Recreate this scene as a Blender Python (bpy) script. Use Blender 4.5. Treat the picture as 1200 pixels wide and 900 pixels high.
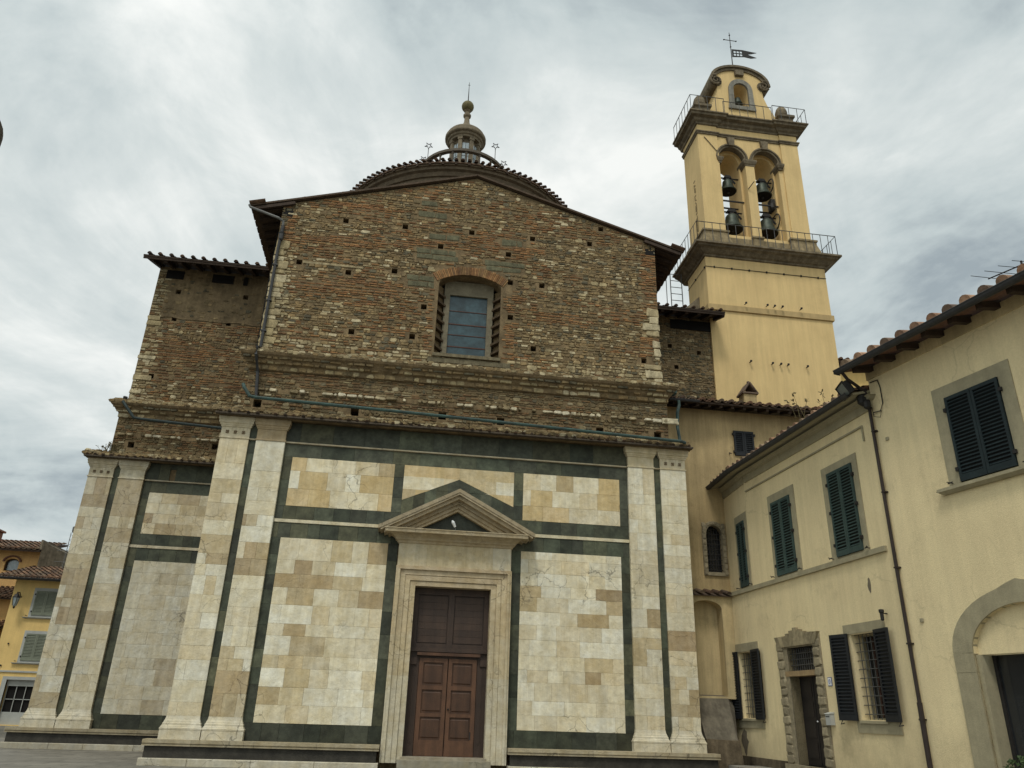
import bpy, math, random
from mathutils import Vector, Matrix, noise
from mathutils.geometry import tessellate_polygon
PI = math.pi
for o in list(bpy.data.objects): bpy.data.objects.remove(o)
S = bpy.context.scene
COL = S.collection

# ------------------------------------------------------------------ camera
cam = bpy.data.cameras.new("camera")
cam.sensor_width = 36.0; cam.lens = 26.78; cam.clip_start = 0.1; cam.clip_end = 3000
camo = bpy.data.objects.new("camera", cam); COL.objects.link(camo)
cr = Vector((0.98929861, -0.14276572, 0.03010321)); cu = Vector((-0.08361685, -0.38568195, 0.91883495)); cf = Vector((0.11956787, 0.91151927, 0.39349224))
camo.matrix_world = Matrix(((cr.x, cu.x, -cf.x, -1.3016), (cr.y, cu.y, -cf.y, -20.3247), (cr.z, cu.z, -cf.z, 1.6493), (0, 0, 0, 1)))
S.camera = camo
S.render.resolution_x = 1024; S.render.resolution_y = 768

# ------------------------------------------------------------------ sky, sun, exposure
SUN_EL, SUN_AZ = math.radians(58), math.radians(205)      # azimuth clockwise from +Y
W = bpy.data.worlds.new("World"); S.world = W; W.use_nodes = True
nt = W.node_tree; nt.nodes.clear()
N = nt.nodes.new; L = nt.links.new
def vm(op, a, b=None):
    n = N('ShaderNodeVectorMath'); n.operation = op
    if isinstance(a, (tuple, list)): n.inputs[0].default_value = a
    else: L(a, n.inputs[0])
    if b is not None:
        if isinstance(b, (tuple, list)): n.inputs[1].default_value = b
        elif isinstance(b, (int, float)): n.inputs['Scale'].default_value = b
        else: L(b, n.inputs[1] if op != 'SCALE' else n.inputs['Scale'])
    return n
def ma(op, a, b=None, clamp=False):
    n = N('ShaderNodeMath'); n.operation = op; n.use_clamp = clamp
    for i, v in enumerate((a, b)):
        if v is None: continue
        if isinstance(v, (int, float)): n.inputs[i].default_value = v
        else: L(v, n.inputs[i])
    return n.outputs[0]
sky = N('ShaderNodeTexSky'); sky.sky_type = 'NISHITA'; sky.sun_disc = False
sky.sun_elevation = SUN_EL; sky.sun_rotation = SUN_AZ; sky.air_density = 1.0; sky.dust_density = 3.0
tc = N('ShaderNodeTexCoord')
sep = N('ShaderNodeSeparateXYZ'); L(tc.outputs['Generated'], sep.inputs[0])
den = ma('ADD', ma('MAXIMUM', sep.outputs[2], 0.0), 0.35)
cmb = N('ShaderNodeCombineXYZ'); L(ma('DIVIDE', sep.outputs[0], den), cmb.inputs[0]); L(ma('DIVIDE', sep.outputs[1], den), cmb.inputs[1])
cmb.inputs[2].default_value = 6.6
n1 = N('ShaderNodeTexNoise'); n1.inputs['Scale'].default_value = 1.5; n1.inputs['Detail'].default_value = 7; n1.inputs['Roughness'].default_value = 0.6; n1.inputs['Distortion'].default_value = 0.55
L(cmb.outputs[0], n1.inputs['Vector'])
n2 = N('ShaderNodeTexNoise'); n2.inputs['Scale'].default_value = 4.3; n2.inputs['Detail'].default_value = 8; n2.inputs['Roughness'].default_value = 0.6; n2.inputs['Distortion'].default_value = 0.5
L(cmb.outputs[0], n2.inputs['Vector'])
mixn = ma('ADD', ma('MULTIPLY', n1.outputs['Fac'], 0.70), ma('MULTIPLY', n2.outputs['Fac'], 0.30))
rp = N('ShaderNodeValToRGB'); L(mixn, rp.inputs[0])
rp.color_ramp.elements[0].position = 0.37; rp.color_ramp.elements[0].color = (0.35, 0.41, 0.44, 1)
rp.color_ramp.elements[1].position = 0.62; rp.color_ramp.elements[1].color = (0.95, 0.97, 0.94, 1)
e = rp.color_ramp.elements.new(0.45); e.color = (0.55, 0.62, 0.625, 1)
e = rp.color_ramp.elements.new(0.53); e.color = (0.70, 0.755, 0.745, 1)
sd = Vector((math.sin(SUN_AZ) * math.cos(SUN_EL), math.cos(SUN_AZ) * math.cos(SUN_EL), math.sin(SUN_EL)))
dotn = vm('DOT_PRODUCT', tc.outputs['Generated'], tuple(sd)).outputs['Value']
glow = ma('ADD', ma('MULTIPLY', ma('POWER', ma('MAXIMUM', dotn, 0.0), 3.0), 0.9), 1.0)   # clouds are brighter round the hidden sun
cl = vm('SCALE', rp.outputs['Color'], 10.2).outputs[0]
cl2 = vm('SCALE', cl, glow).outputs[0]
mx = N('ShaderNodeMix'); mx.data_type = 'RGBA'; mx.inputs[0].default_value = 0.95
L(sky.outputs[0], mx.inputs[6]); L(cl2, mx.inputs[7])
bg = N('ShaderNodeBackground'); bg.inputs['Strength'].default_value = 0.1; L(mx.outputs[2], bg.inputs['Color'])
wo = N('ShaderNodeOutputWorld'); L(bg.outputs[0], wo.inputs['Surface'])

sun = bpy.data.lights.new("sun", 'SUN'); sun.energy = 1.6; sun.angle = math.radians(12); sun.color = (1.0, 0.95, 0.86)
suno = bpy.data.objects.new("sun", sun); COL.objects.link(suno)
suno.rotation_euler = (-sd).to_track_quat('-Z', 'Y').to_euler()
S.view_settings.view_transform = 'Standard'; S.view_settings.look = 'None'
S.view_settings.exposure = 0.0; S.view_settings.gamma = 1.0
try: S.view_settings.use_curve_mapping = False
except Exception: pass
S.render.engine = 'CYCLES'

# ------------------------------------------------------------------ materials
MATS = {}
def mk(name, col, rough=0.85, var=0.25, scale=3.0, bump=0.3, bscale=45.0, tint=False, streak=0.0, metal=0.0, hue=None, spots=0.0, spec=0.3, voro=0.0, crack=0.0, cscale=0.9, damp=None):
    """procedural surface: colour x slow blotches x vertical weather streaks, fine bump"""
    m = bpy.data.materials.new(name); m.use_nodes = True; t = m.node_tree; t.nodes.clear()
    n = t.nodes.new; l = t.links.new
    out = n('ShaderNodeOutputMaterial'); b = n('ShaderNodeBsdfPrincipled'); l(b.outputs[0], out.inputs[0])
    b.inputs['Roughness'].default_value = rough; b.inputs['Metallic'].default_value = metal
    b.inputs['Specular IOR Level'].default_value = spec
    geo = n('ShaderNodeNewGeometry')
    base = n('ShaderNodeMix'); base.data_type = 'RGBA'; base.inputs[6].default_value = (*col, 1)
    base.inputs[7].default_value = (*(hue or [c * (1 - var) for c in col]), 1)
    no = n('ShaderNodeTexNoise'); no.inputs['Scale'].default_value = scale; no.inputs['Detail'].default_value = 8; no.inputs['Roughness'].default_value = 0.62
    l(geo.outputs['Position'], no.inputs['Vector'])
    cr_ = n('ShaderNodeMapRange'); cr_.inputs[1].default_value = 0.35; cr_.inputs[2].default_value = 0.65; l(no.outputs['Fac'], cr_.inputs[0]); l(cr_.outputs[0], base.inputs[0])
    cur = base.outputs[2]
    def mul(a, fac_socket):
        x = n('ShaderNodeVectorMath'); x.operation = 'SCALE'; l(a, x.inputs[0]); l(fac_socket, x.inputs['Scale']); return x.outputs[0]
    # fine grain
    ng = n('ShaderNodeTexNoise'); ng.inputs['Scale'].default_value = bscale * 0.5; ng.inputs['Detail'].default_value = 4; l(geo.outputs['Position'], ng.inputs['Vector'])
    mg = n('ShaderNodeMapRange'); mg.inputs[1].default_value = 0.25; mg.inputs[2].default_value = 0.75; mg.inputs[3].default_value = 1 - var * 0.45; mg.inputs[4].default_value = 1 + var * 0.35
    l(ng.outputs['Fac'], mg.inputs[0]); cur = mul(cur, mg.outputs[0])
    if streak:
        mp = n('ShaderNodeMapping'); mp.inputs['Scale'].default_value = (5.0, 5.0, 0.35); l(geo.outputs['Position'], mp.inputs[0])
        ns = n('ShaderNodeTexNoise'); ns.inputs['Scale'].default_value = 1.0; ns.inputs['Detail'].default_value = 7; ns.inputs['Roughness'].default_value = 0.7; l(mp.outputs[0], ns.inputs['Vector'])
        ms = n('ShaderNodeMapRange'); ms.inputs[1].default_value = 0.40; ms.inputs[2].default_value = 0.62; ms.inputs[3].default_value = 1 - streak; ms.inputs[4].default_value = 1.0
        l(ns.outputs['Fac'], ms.inputs[0]); cur = mul(cur, ms.outputs[0])
    if spots:
        n3 = n('ShaderNodeTexNoise'); n3.inputs['Scale'].default_value = 1.1; n3.inputs['Detail'].default_value = 9; n3.inputs['Roughness'].default_value = 0.75; l(geo.outputs['Position'], n3.inputs['Vector'])
        m3 = n('ShaderNodeMapRange'); m3.inputs[1].default_value = 0.56; m3.inputs[2].default_value = 0.68; m3.inputs[3].default_value = 1.0; m3.inputs[4].default_value = 1 - spots
        l(n3.outputs['Fac'], m3.inputs[0]); cur = mul(cur, m3.outputs[0])
    if crack:
        dn = n('ShaderNodeTexNoise'); dn.inputs['Scale'].default_value = 2.0; dn.inputs['Detail'].default_value = 6; l(geo.outputs['Position'], dn.inputs['Vector'])
        dv = n('ShaderNodeVectorMath'); dv.operation = 'MULTIPLY_ADD'; l(dn.outputs['Color'], dv.inputs[0]); dv.inputs[1].default_value = (.7, .7, .7); l(geo.outputs['Position'], dv.inputs[2])
        vo_ = n('ShaderNodeTexVoronoi'); vo_.feature = 'DISTANCE_TO_EDGE'; vo_.inputs['Scale'].default_value = cscale; l(dv.outputs[0], vo_.inputs['Vector'])
        c1 = n('ShaderNodeMapRange'); c1.inputs[1].default_value = 0.004; c1.inputs[2].default_value = 0.016; c1.inputs[3].default_value = 1.0; c1.inputs[4].default_value = 0.0; l(vo_.outputs['Distance'], c1.inputs[0])
        mk_ = n('ShaderNodeTexNoise'); mk_.inputs['Scale'].default_value = 0.55; mk_.inputs['Detail'].default_value = 5; l(geo.outputs['Position'], mk_.inputs['Vector'])
        c2 = n('ShaderNodeMapRange'); c2.inputs[1].default_value = 0.50; c2.inputs[2].default_value = 0.60; l(mk_.outputs['Fac'], c2.inputs[0])
        c3 = n('ShaderNodeMath'); c3.operation = 'MULTIPLY'; l(c1.outputs[0], c3.inputs[0]); l(c2.outputs[0], c3.inputs[1])
        c4 = n('ShaderNodeMath'); c4.operation = 'MULTIPLY_ADD'; l(c3.outputs[0], c4.inputs[0]); c4.inputs[1].default_value = -crack; c4.inputs[2].default_value = 1.0
        cur = mul(cur, c4.outputs[0])
    if damp:      # rising damp and splash dirt along the foot of the wall: (z low, z high, strength)
        sp2 = n('ShaderNodeSeparateXYZ'); l(geo.outputs['Position'], sp2.inputs[0])
        nb_ = n('ShaderNodeTexNoise'); nb_.inputs['Scale'].default_value = 1.6; nb_.inputs['Detail'].default_value = 9; nb_.inputs['Roughness'].default_value = 0.7; l(geo.outputs['Position'], nb_.inputs['Vector'])
        b1 = n('ShaderNodeMath'); b1.operation = 'MULTIPLY_ADD'; l(nb_.outputs['Fac'], b1.inputs[0]); b1.inputs[1].default_value = 2.4; l(sp2.outputs[2], b1.inputs[2])
        b2 = n('ShaderNodeMapRange'); b2.inputs[1].default_value = damp[0] + 1.2; b2.inputs[2].default_value = damp[1] + 1.2; b2.inputs[3].default_value = 1 - damp[2]; b2.inputs[4].default_value = 1.0; l(b1.outputs[0], b2.inputs[0])
        cur = mul(cur, b2.outputs[0])
    if tint:
        at = n('ShaderNodeAttribute'); at.attribute_name = 'tint'
        mm = n('ShaderNodeVectorMath'); mm.operation = 'MULTIPLY'; l(cur, mm.inputs[0]); l(at.outputs['Color'], mm.inputs[1]); cur = mm.outputs[0]
    l(cur, b.inputs['Base Color'])
    if bump:
        bn = n('ShaderNodeTexNoise'); bn.inputs['Scale'].default_value = bscale; bn.inputs['Detail'].default_value = 6; bn.inputs['Roughness'].default_value = 0.65; l(geo.outputs['Position'], bn.inputs['Vector'])
        bu = n('ShaderNodeBump'); bu.inputs['Strength'].default_value = bump; bu.inputs['Distance'].default_value = 0.02
        hsock = bn.outputs['Fac']
        if voro:
            vo = n('ShaderNodeTexNoise'); vo.inputs['Scale'].default_value = voro; vo.inputs['Detail'].default_value = 3; l(geo.outputs['Position'], vo.inputs['Vector'])
            ad = n('ShaderNodeMath'); ad.operation = 'ADD'; l(vo.outputs['Fac'], ad.inputs[0]); l(bn.outputs['Fac'], ad.inputs[1]); hsock = ad.outputs[0]
        l(hsock, bu.inputs['Height']); l(bu.outputs[0], b.inputs['Normal'])
    MATS[name] = m
    return m
RUB = mk('rubble_stone', (1.28, 1.21, 1.04), 0.95, 0.42, 7.0, 0.8, 38, tint=True, spots=0.35, streak=0.22)
MORT = mk('lime_mortar', (0.235, 0.168, 0.088), 0.95, 0.45, 3.0, 0.8, 30, tint=True, streak=0.25)
MARB = mk('weathered_marble', (1.0, 0.99, 0.97), 0.75, 0.30, 3.4, 0.7, 16, tint=True, streak=0.17, spots=0.20, hue=(0.88, 0.82, 0.70), voro=5.0, crack=0.5, cscale=1.3)
GREEN = mk('green_serpentine', (1.0, 0.93, 0.80), 0.7, 0.5, 3.5, 0.35, 30, tint=True, spots=0.25)
CORN = mk('tower_stone', (0.225, 0.18, 0.115), 0.9, 0.4, 4, 0.5, 30, streak=0.4)
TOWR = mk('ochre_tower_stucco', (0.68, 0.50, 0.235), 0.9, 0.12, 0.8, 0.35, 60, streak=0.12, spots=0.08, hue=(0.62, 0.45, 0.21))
TOWD = mk('ochre_tower_stone_band', (0.47, 0.34, 0.16), 0.9, 0.15, 2, 0.3, 60, streak=0.15)
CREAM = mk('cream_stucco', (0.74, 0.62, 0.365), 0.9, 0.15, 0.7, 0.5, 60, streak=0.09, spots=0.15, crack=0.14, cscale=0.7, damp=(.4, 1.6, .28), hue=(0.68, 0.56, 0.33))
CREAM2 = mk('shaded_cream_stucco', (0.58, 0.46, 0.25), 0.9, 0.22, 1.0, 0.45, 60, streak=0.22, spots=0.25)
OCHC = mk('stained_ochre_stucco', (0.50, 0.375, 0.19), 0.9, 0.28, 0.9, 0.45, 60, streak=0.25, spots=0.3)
PIET = mk('grey_green_stone', (0.345, 0.305, 0.195), 0.85, 0.18, 4, 0.35, 50, streak=0.12)
PIET2 = mk('rusticated_sandstone', (0.30, 0.255, 0.165), 0.9, 0.35, 8, 0.7, 28, tint=True)
TILE = mk('terracotta_tile', (1, 1, 1), 0.9, 0.45, 9, 0.5, 40, tint=True, spots=0.35)
WOOD = mk('old_dark_timber', (0.055, 0.036, 0.024), 0.85, 0.4, 5, 0.4, 60)
DOORW = mk('brown_door_wood', (1, 1, 1), 0.6, 0.30, 3, 0.3, 70, tint=True, streak=0.35, spec=0.4)
SHG = mk('green_shutter_paint', (0.040, 0.070, 0.062), 0.6, 0.3, 5, 0.2, 60, tint=True)
SHD = mk('dark_shutter_paint', (0.013, 0.0155, 0.018), 0.6, 0.3, 5, 0.2, 60)
IRON = mk('black_iron', (0.03, 0.028, 0.026), 0.6, 0.3, 9, 0.1, 60, metal=0.3)
GREYM = mk('grey_railing_iron', (0.10, 0.10, 0.095), 0.6, 0.3, 9, 0.1, 60, metal=0.3)
COPP = mk('verdigris_copper', (0.045, 0.088, 0.074), 0.7, 0.5, 3, 0.2, 50, hue=(0.03, 0.045, 0.04))
LEAD = mk('lead_pipe', (0.045, 0.045, 0.045), 0.6, 0.3, 6, 0.2, 50)
LEADL = mk('zinc_pipe', (0.15, 0.15, 0.14), 0.5, 0.3, 6, 0.1, 50)
BRON = mk('bell_bronze', (0.055, 0.068, 0.052), 0.5, 0.4, 6, 0.2, 40, metal=0.5)
DARK = mk('dark_interior', (0.010, 0.009, 0.008), 0.95, 0.2, 4, 0, 50)
GLSB = mk('blue_leaded_glass', (0.036, 0.075, 0.088), 0.32, 0.55, 2.4, 0.25, 18, spec=0.4, spots=0.2)
GLSL = mk('lantern_glass', (0.30, 0.36, 0.38), 0.15, 0.3, 6, 0.0, 50, spec=0.8)  # pale blue base colour holds the sky's reflection
GLSD = mk('dark_window_glass', (0.02, 0.022, 0.024), 0.15, 0.3, 3, 0, 50, spec=0.7)
CURT = mk('brown_curtain', (0.10, 0.05, 0.035), 0.9, 0.5, 14, 0.2, 50, streak=0.5)
DIRT = mk('dirty_brown_plaster', (0.155, 0.12, 0.075), 0.95, 0.5, 2.2, 0.8, 22, streak=0.35, spots=0.4)
YELL = mk('yellow_stucco', (0.76, 0.54, 0.21), 0.9, 0.12, 1.2, 0.3, 40, streak=0.08)
ORAN = mk('orange_stucco', (0.68, 0.41, 0.16), 0.9, 0.2, 1.0, 0.3, 40, streak=0.15)
GREY = mk('pale_grey_paint', (0.40, 0.41, 0.38), 0.8, 0.15, 3, 0.2, 50)
SHP = mk('pale_green_shutter', (0.20, 0.22, 0.165), 0.8, 0.2, 3, 0.2, 50)
BROWNP = mk('brown_roughcast', (0.235, 0.195, 0.135), 0.95, 0.4, 3, 0.8, 18, streak=0.3)
PLAST = mk('thin_old_plaster', (0.24, 0.175, 0.095), 0.95, 0.45, 2.0, 0.9, 22, streak=0.25, spots=0.3)
WHITE = mk('white_enamel', (0.75, 0.76, 0.76), 0.4, 0.05, 3, 0, 50)
BLUE = mk('blue_enamel', (0.04, 0.07, 0.25), 0.4, 0.05, 3, 0, 50)
PALE = mk('pale_plaster_patch', (0.36, 0.31, 0.22), 0.95, 0.4, 6, 0.8, 30)
WEED = mk('dry_weed', (0.16, 0.13, 0.06), 0.9, 0.4, 9, 0, 50)
LEAF = mk('green_leaf', (0.05, 0.085, 0.025), 0.7, 0.4, 9, 0, 50)
BIRD = mk('white_feather', (0.6, 0.6, 0.58), 0.8, 0.15, 20, 0.1, 50)

# ------------------------------------------------------------------ mesh builder
I4 = Matrix.Identity(4)
class MB:
    def __init__(s, M=None): s.v = []; s.f = []; s.c = []; s.M = M
    def add(s, pts, faces, col=(1, 1, 1)):
        k = len(s.v)
        if s.M is None: s.v += [tuple(p) for p in pts]
        else: s.v += [tuple(s.M @ Vector(p)) for p in pts]
        s.f += [tuple(k + i for i in f) for f in faces]; s.c += [col] * len(faces); return s
    def box(s, x0, x1, y0, y1, z0, z1, col=(1, 1, 1)):
        return s.add([(x0, y0, z0), (x1, y0, z0), (x1, y1, z0), (x0, y1, z0), (x0, y0, z1), (x1, y0, z1), (x1, y1, z1), (x0, y1, z1)],
                     [(0, 3, 2, 1), (4, 5, 6, 7), (0, 1, 5, 4), (1, 2, 6, 5), (2, 3, 7, 6), (3, 0, 4, 7)], col)
    def hexa(s, p, col=(1, 1, 1)):     # 8 points, box order
        return s.add(p, [(0, 3, 2, 1), (4, 5, 6, 7), (0, 1, 5, 4), (1, 2, 6, 5), (2, 3, 7, 6), (3, 0, 4, 7)], col)
    def tube(s, path, r, n=6, col=(1, 1, 1), closed=False):
        path = [Vector(p) for p in path]; m = len(path); pts = []
        if isinstance(r, (int, float)): r = [r] * m
        for i, p in enumerate(path):
            if closed: t = path[(i + 1) % m] - path[i - 1]
            else: t = path[min(i + 1, m - 1)] - path[max(i - 1, 0)]
            t.normalize(); a = Vector((0, 0, 1)) if abs(t.z) < 0.9 else Vector((1, 0, 0))
            u = t.cross(a).normalized(); w = t.cross(u)
            pts += [p + u * r[i] * math.cos(2 * PI * k / n) + w * r[i] * math.sin(2 * PI * k / n) for k in range(n)]
        fs = []
        for i in range(m if closed else m - 1):
            j = (i + 1) % m
            fs += [(i * n + k, i * n + (k + 1) % n, j * n + (k + 1) % n, j * n + k) for k in range(n)]
        if not closed: fs += [tuple(range(n))[::-1], tuple((m - 1) * n + k for k in range(n))]
        return s.add(pts, fs, col)
    def lathe(s, c, prof, n=24, col=(1, 1, 1), sx=1, sy=1):
        pts = []; fs = []
        for r, z in prof: pts += [(c[0] + sx * r * math.cos(2 * PI * k / n), c[1] + sy * r * math.sin(2 * PI * k / n), c[2] + z) for k in range(n)]
        for i in range(len(prof) - 1): fs += [(i * n + k, i * n + (k + 1) % n, (i + 1) * n + (k + 1) % n, (i + 1) * n + k) for k in range(n)]
        fs += [tuple(range(n))[::-1], tuple((len(prof) - 1) * n + k for k in range(n))]
        return s.add(pts, fs, col)
    def plate(s, outer, holes, y0, y1, col=(1, 1, 1), back=True):
        """polygon in x,z with holes, extruded from y0 (front) to y1"""
        loops = [outer] + list(holes); flat = [p for lp in loops for p in lp]
        tri = tessellate_polygon([[Vector((p[0], p[1], 0)) for p in lp] for lp in loops])
        n = len(flat); pts = [(p[0], y0, p[1]) for p in flat] + [(p[0], y1, p[1]) for p in flat]
        fs = [tuple(t) for t in tri]
        if back: fs += [tuple(n + i for i in t) for t in tri]
        k = 0
        for lp in loops:
            m = len(lp)
            fs += [(k + i, k + (i + 1) % m, n + k + (i + 1) % m, n + k + i) for i in range(m)]; k += m
        return s.add(pts, fs, col)
    def mould(s, x0, x1, yb, prof, yback=None, col=(1, 1, 1)):
        """profile (out, z) swept round the front and both returned ends"""
        yk = yb + 0.02 if yback is None else yback
        pts = []
        for o, z in prof: pts += [(x0 - o, yk, z), (x0 - o, yb - o, z), (x1 + o, yb - o, z), (x1 + o, yk, z)]
        fs = []
        for i in range(len(prof) - 1):
            a = i * 4; b = a + 4
            fs += [(a + j, a + j + 1, b + j + 1, b + j) for j in range(3)] + [(a + 3, a, b, b + 3)]
        fs += [(3, 2, 1, 0), tuple((len(prof) - 1) * 4 + j for j in range(4))]
        return s.add(pts, fs, col)
    def block(s, x0, x1, z0, z1, y, d, col, ch=0.0035, g=0.0012):
        x0 += g; x1 -= g; z0 += g; z1 -= g
        return s.add([(x0, y + d, z0), (x1, y + d, z0), (x1, y + d, z1), (x0, y + d, z1), (x0, y + ch, z0), (x1, y + ch, z0), (x1, y + ch, z1), (x0, y + ch, z1),
                      (x0 + ch, y, z0 + ch), (x1 - ch, y, z0 + ch), (x1 - ch, y, z1 - ch), (x0 + ch, y, z1 - ch)],
                     [(8, 9, 10, 11), (4, 5, 9, 8), (5, 6, 10, 9), (6, 7, 11, 10), (7, 4, 8, 11), (0, 1, 5, 4), (1, 2, 6, 5), (2, 3, 7, 6), (3, 0, 4, 7)], col)
    def stone(s, x0, x1, z0, z1, y, p, col, rnd, rd=0.25):
        w = x1 - x0; h = z1 - z0; c = rd * min(w, h); j = 0.12 * min(w, h)
        o = [(x0 + c, z0), (x1 - c, z0), (x1, z0 + c), (x1, z1 - c), (x1 - c, z1), (x0 + c, z1), (x0, z1 - c), (x0, z0 + c)]
        o = [(a + rnd.uniform(-j, j), b + rnd.uniform(-j, j)) for a, b in o]
        cx = (x0 + x1) / 2; cz = (z0 + z1) / 2; tl = rnd.uniform(-0.15, 0.15) * p
        pts = [(a, y + 0.012, b) for a, b in o] + [(cx + (a - cx) * (1 - 0.014 / w), y - p * 0.75 , cz + (b - cz) * (1 - 0.012 / h)) for a, b in o] 
        pts += [(cx + (a - cx) * 0.72, y - p + (tl if a > cx else -tl), cz + (b - cz) * 0.68) for a, b in o]
        fs = [(i, (i + 1) % 8, 8 + (i + 1) % 8, 8 + i) for i in range(8)] + [(8 + i, 8 + (i + 1) % 8, 16 + (i + 1) % 8, 16 + i) for i in range(8)] + [tuple(range(16, 24))]
        return s.add(pts, fs, col)
    def build(s, name, mat, parent=None, loc=None, smooth=False):
        off = Vector((0, 0, 0)); p = parent
        while p is not None: off += Vector(p.location); p = p.parent
        if loc is not None: off = off + Vector(loc)
        me = bpy.data.meshes.new(name)
        me.from_pydata([(v[0] - off.x, v[1] - off.y, v[2] - off.z) for v in s.v], [], s.f)
        a = me.attributes.new('tint', 'FLOAT_COLOR', 'FACE')
        a.data.foreach_set('color', [x for c in s.c for x in (c[0], c[1], c[2], 1.0)])
        me.materials.append(mat)
        if smooth: me.polygons.foreach_set('use_smooth', [True] * len(me.polygons))
        me.update()
        import bmesh
        bm = bmesh.new(); bm.from_mesh(me); bmesh.ops.recalc_face_normals(bm, faces=bm.faces); bm.to_mesh(me); bm.free()
        o = bpy.data.objects.new(name, me); COL.objects.link(o)
        if parent is not None: o.parent = parent
        if loc is not None: o.location = loc
        return o
def thing(name, label, cat, loc, group=None):
    o = bpy.data.objects.new(name, None); COL.objects.link(o); o.location = loc; o.empty_display_size = 0.3
    o['label'] = label; o['category'] = cat
    if group: o['group'] = group
    return o
def tag(o, label, cat, group=None):
    o['label'] = label; o['category'] = cat
    if group: o['group'] = group
    return o
def frame(o, ux):
    """local frame of a facade: x along the wall, y into it, z up"""
    u = Vector((ux[0], ux[1], 0)).normalized(); y = Vector((-u.y, u.x, 0))
    return Matrix(((u.x, y.x, 0, o[0]), (u.y, y.y, 0, o[1]), (0, 0, 1, 0), (0, 0, 0, 1)))
def rect(x0, x1, z0, z1): return [(x0, z0), (x1, z0), (x1, z1), (x0, z1)]
def arch(x0, x1, z0, zs, zt, n=12):
    """rectangle up to zs with an elliptic head rising to zt"""
    cx = (x0 + x1) / 2; w = (x1 - x0) / 2
    return [(x0, z0), (x1, z0)] + [(cx + w * math.cos(PI * i / n), zs + (zt - zs) * math.sin(PI * i / n)) for i in range(n + 1)]
def mixc(a, b, t): return tuple(a[i] * (1 - t) + b[i] * t for i in range(3))
def sc(a, k): return tuple(x * k for x in a)

# ------------------------------------------------------------------ ashlar and rubble
CREAMS = [(0.74, 0.69, 0.53), (0.71, 0.65, 0.49), (0.76, 0.73, 0.60), (0.70, 0.62, 0.44), (0.73, 0.67, 0.50), (0.78, 0.76, 0.64)]
TANS = [(0.53, 0.44, 0.27), (0.56, 0.475, 0.30), (0.50, 0.405, 0.24)]
BROWNS = [(0.40, 0.30, 0.18), (0.43, 0.335, 0.205), (0.36, 0.275, 0.17)]
YELS = [(0.60, 0.48, 0.27), (0.62, 0.50, 0.30)]
def marble_col(rnd, x, z, grey=0.0, brown=0.12, tan=0.25, yel=0.0):
    nz = noise.noise(Vector((x * 0.7, z * 0.7, 3.3))) * 0.75
    r = rnd.random() - nz
    if r < brown: c = mixc(rnd.choice(BROWNS), rnd.choice(TANS), rnd.uniform(.15, .9))
    elif r < brown + tan * .6: c = mixc(rnd.choice(TANS), rnd.choice(CREAMS), rnd.uniform(0, .6))
    elif rnd.random() < yel: c = rnd.choice(YELS)
    else: c = rnd.choice(CREAMS)
    c = sc(c, rnd.uniform(0.93, 1.06))
    if grey: c = mixc(c, (0.44, 0.42, 0.35), grey)
    return c
GREENS = [(0.072, 0.086, 0.064), (0.060, 0.075, 0.057), (0.084, 0.098, 0.070), (0.066, 0.076, 0.060), (0.090, 0.098, 0.066), (0.062, 0.074, 0.060)]
def green_col(rnd, x=0, z=0): return sc(rnd.choice(GREENS), rnd.choice((.75, .9, 1.0, 1.1, 1.2, 1.45)) * rnd.uniform(.92, 1.08))
def courses(z0, z1, hs, rnd):
    zs = [z0]
    while zs[-1] < z1 - 0.2:
        zs.append(zs[-1] + rnd.uniform(*hs))
    zs[-1] = z1; return zs
def ashlar(mb, x0, x1, zs, y, d, ws, colf, rnd, one=0.0):
    for a, b in zip(zs, zs[1:]):
        if rnd.random() < one: mb.block(x0, x1, a, b, y + rnd.uniform(-0.002, 0.002), d, colf(rnd, (x0 + x1) / 2, a)); continue
        x = x0; first = True
        while x < x1 - 1e-4:
            w = rnd.uniform(*ws) * (rnd.uniform(0.4, 1) if first else 1); first = False
            if x1 - (x + w) < ws[0] * 0.6: w = x1 - x
            mb.block(x, x + w, a, b, y + rnd.uniform(-0.002, 0.002), d, colf(rnd, x + w / 2, a)); x += w
def hband(mb, x0, x1, z0, z1, y, d, ws, rnd, colf=green_col):
    mb = MB(); ashlar(mb, x0, x1, [z0, z1], y, d, ws, colf, rnd); mb.build('green_marble_band', GREEN, church)
def vband(mb, x0, x1, z0, z1, y, d, hs, rnd, colf=green_col):
    mb = MB(); ashlar(mb, x0, x1, courses(z0, z1, hs, rnd), y, d, (5, 6), colf, rnd); mb.build('green_marble_band', GREEN, church)

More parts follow.
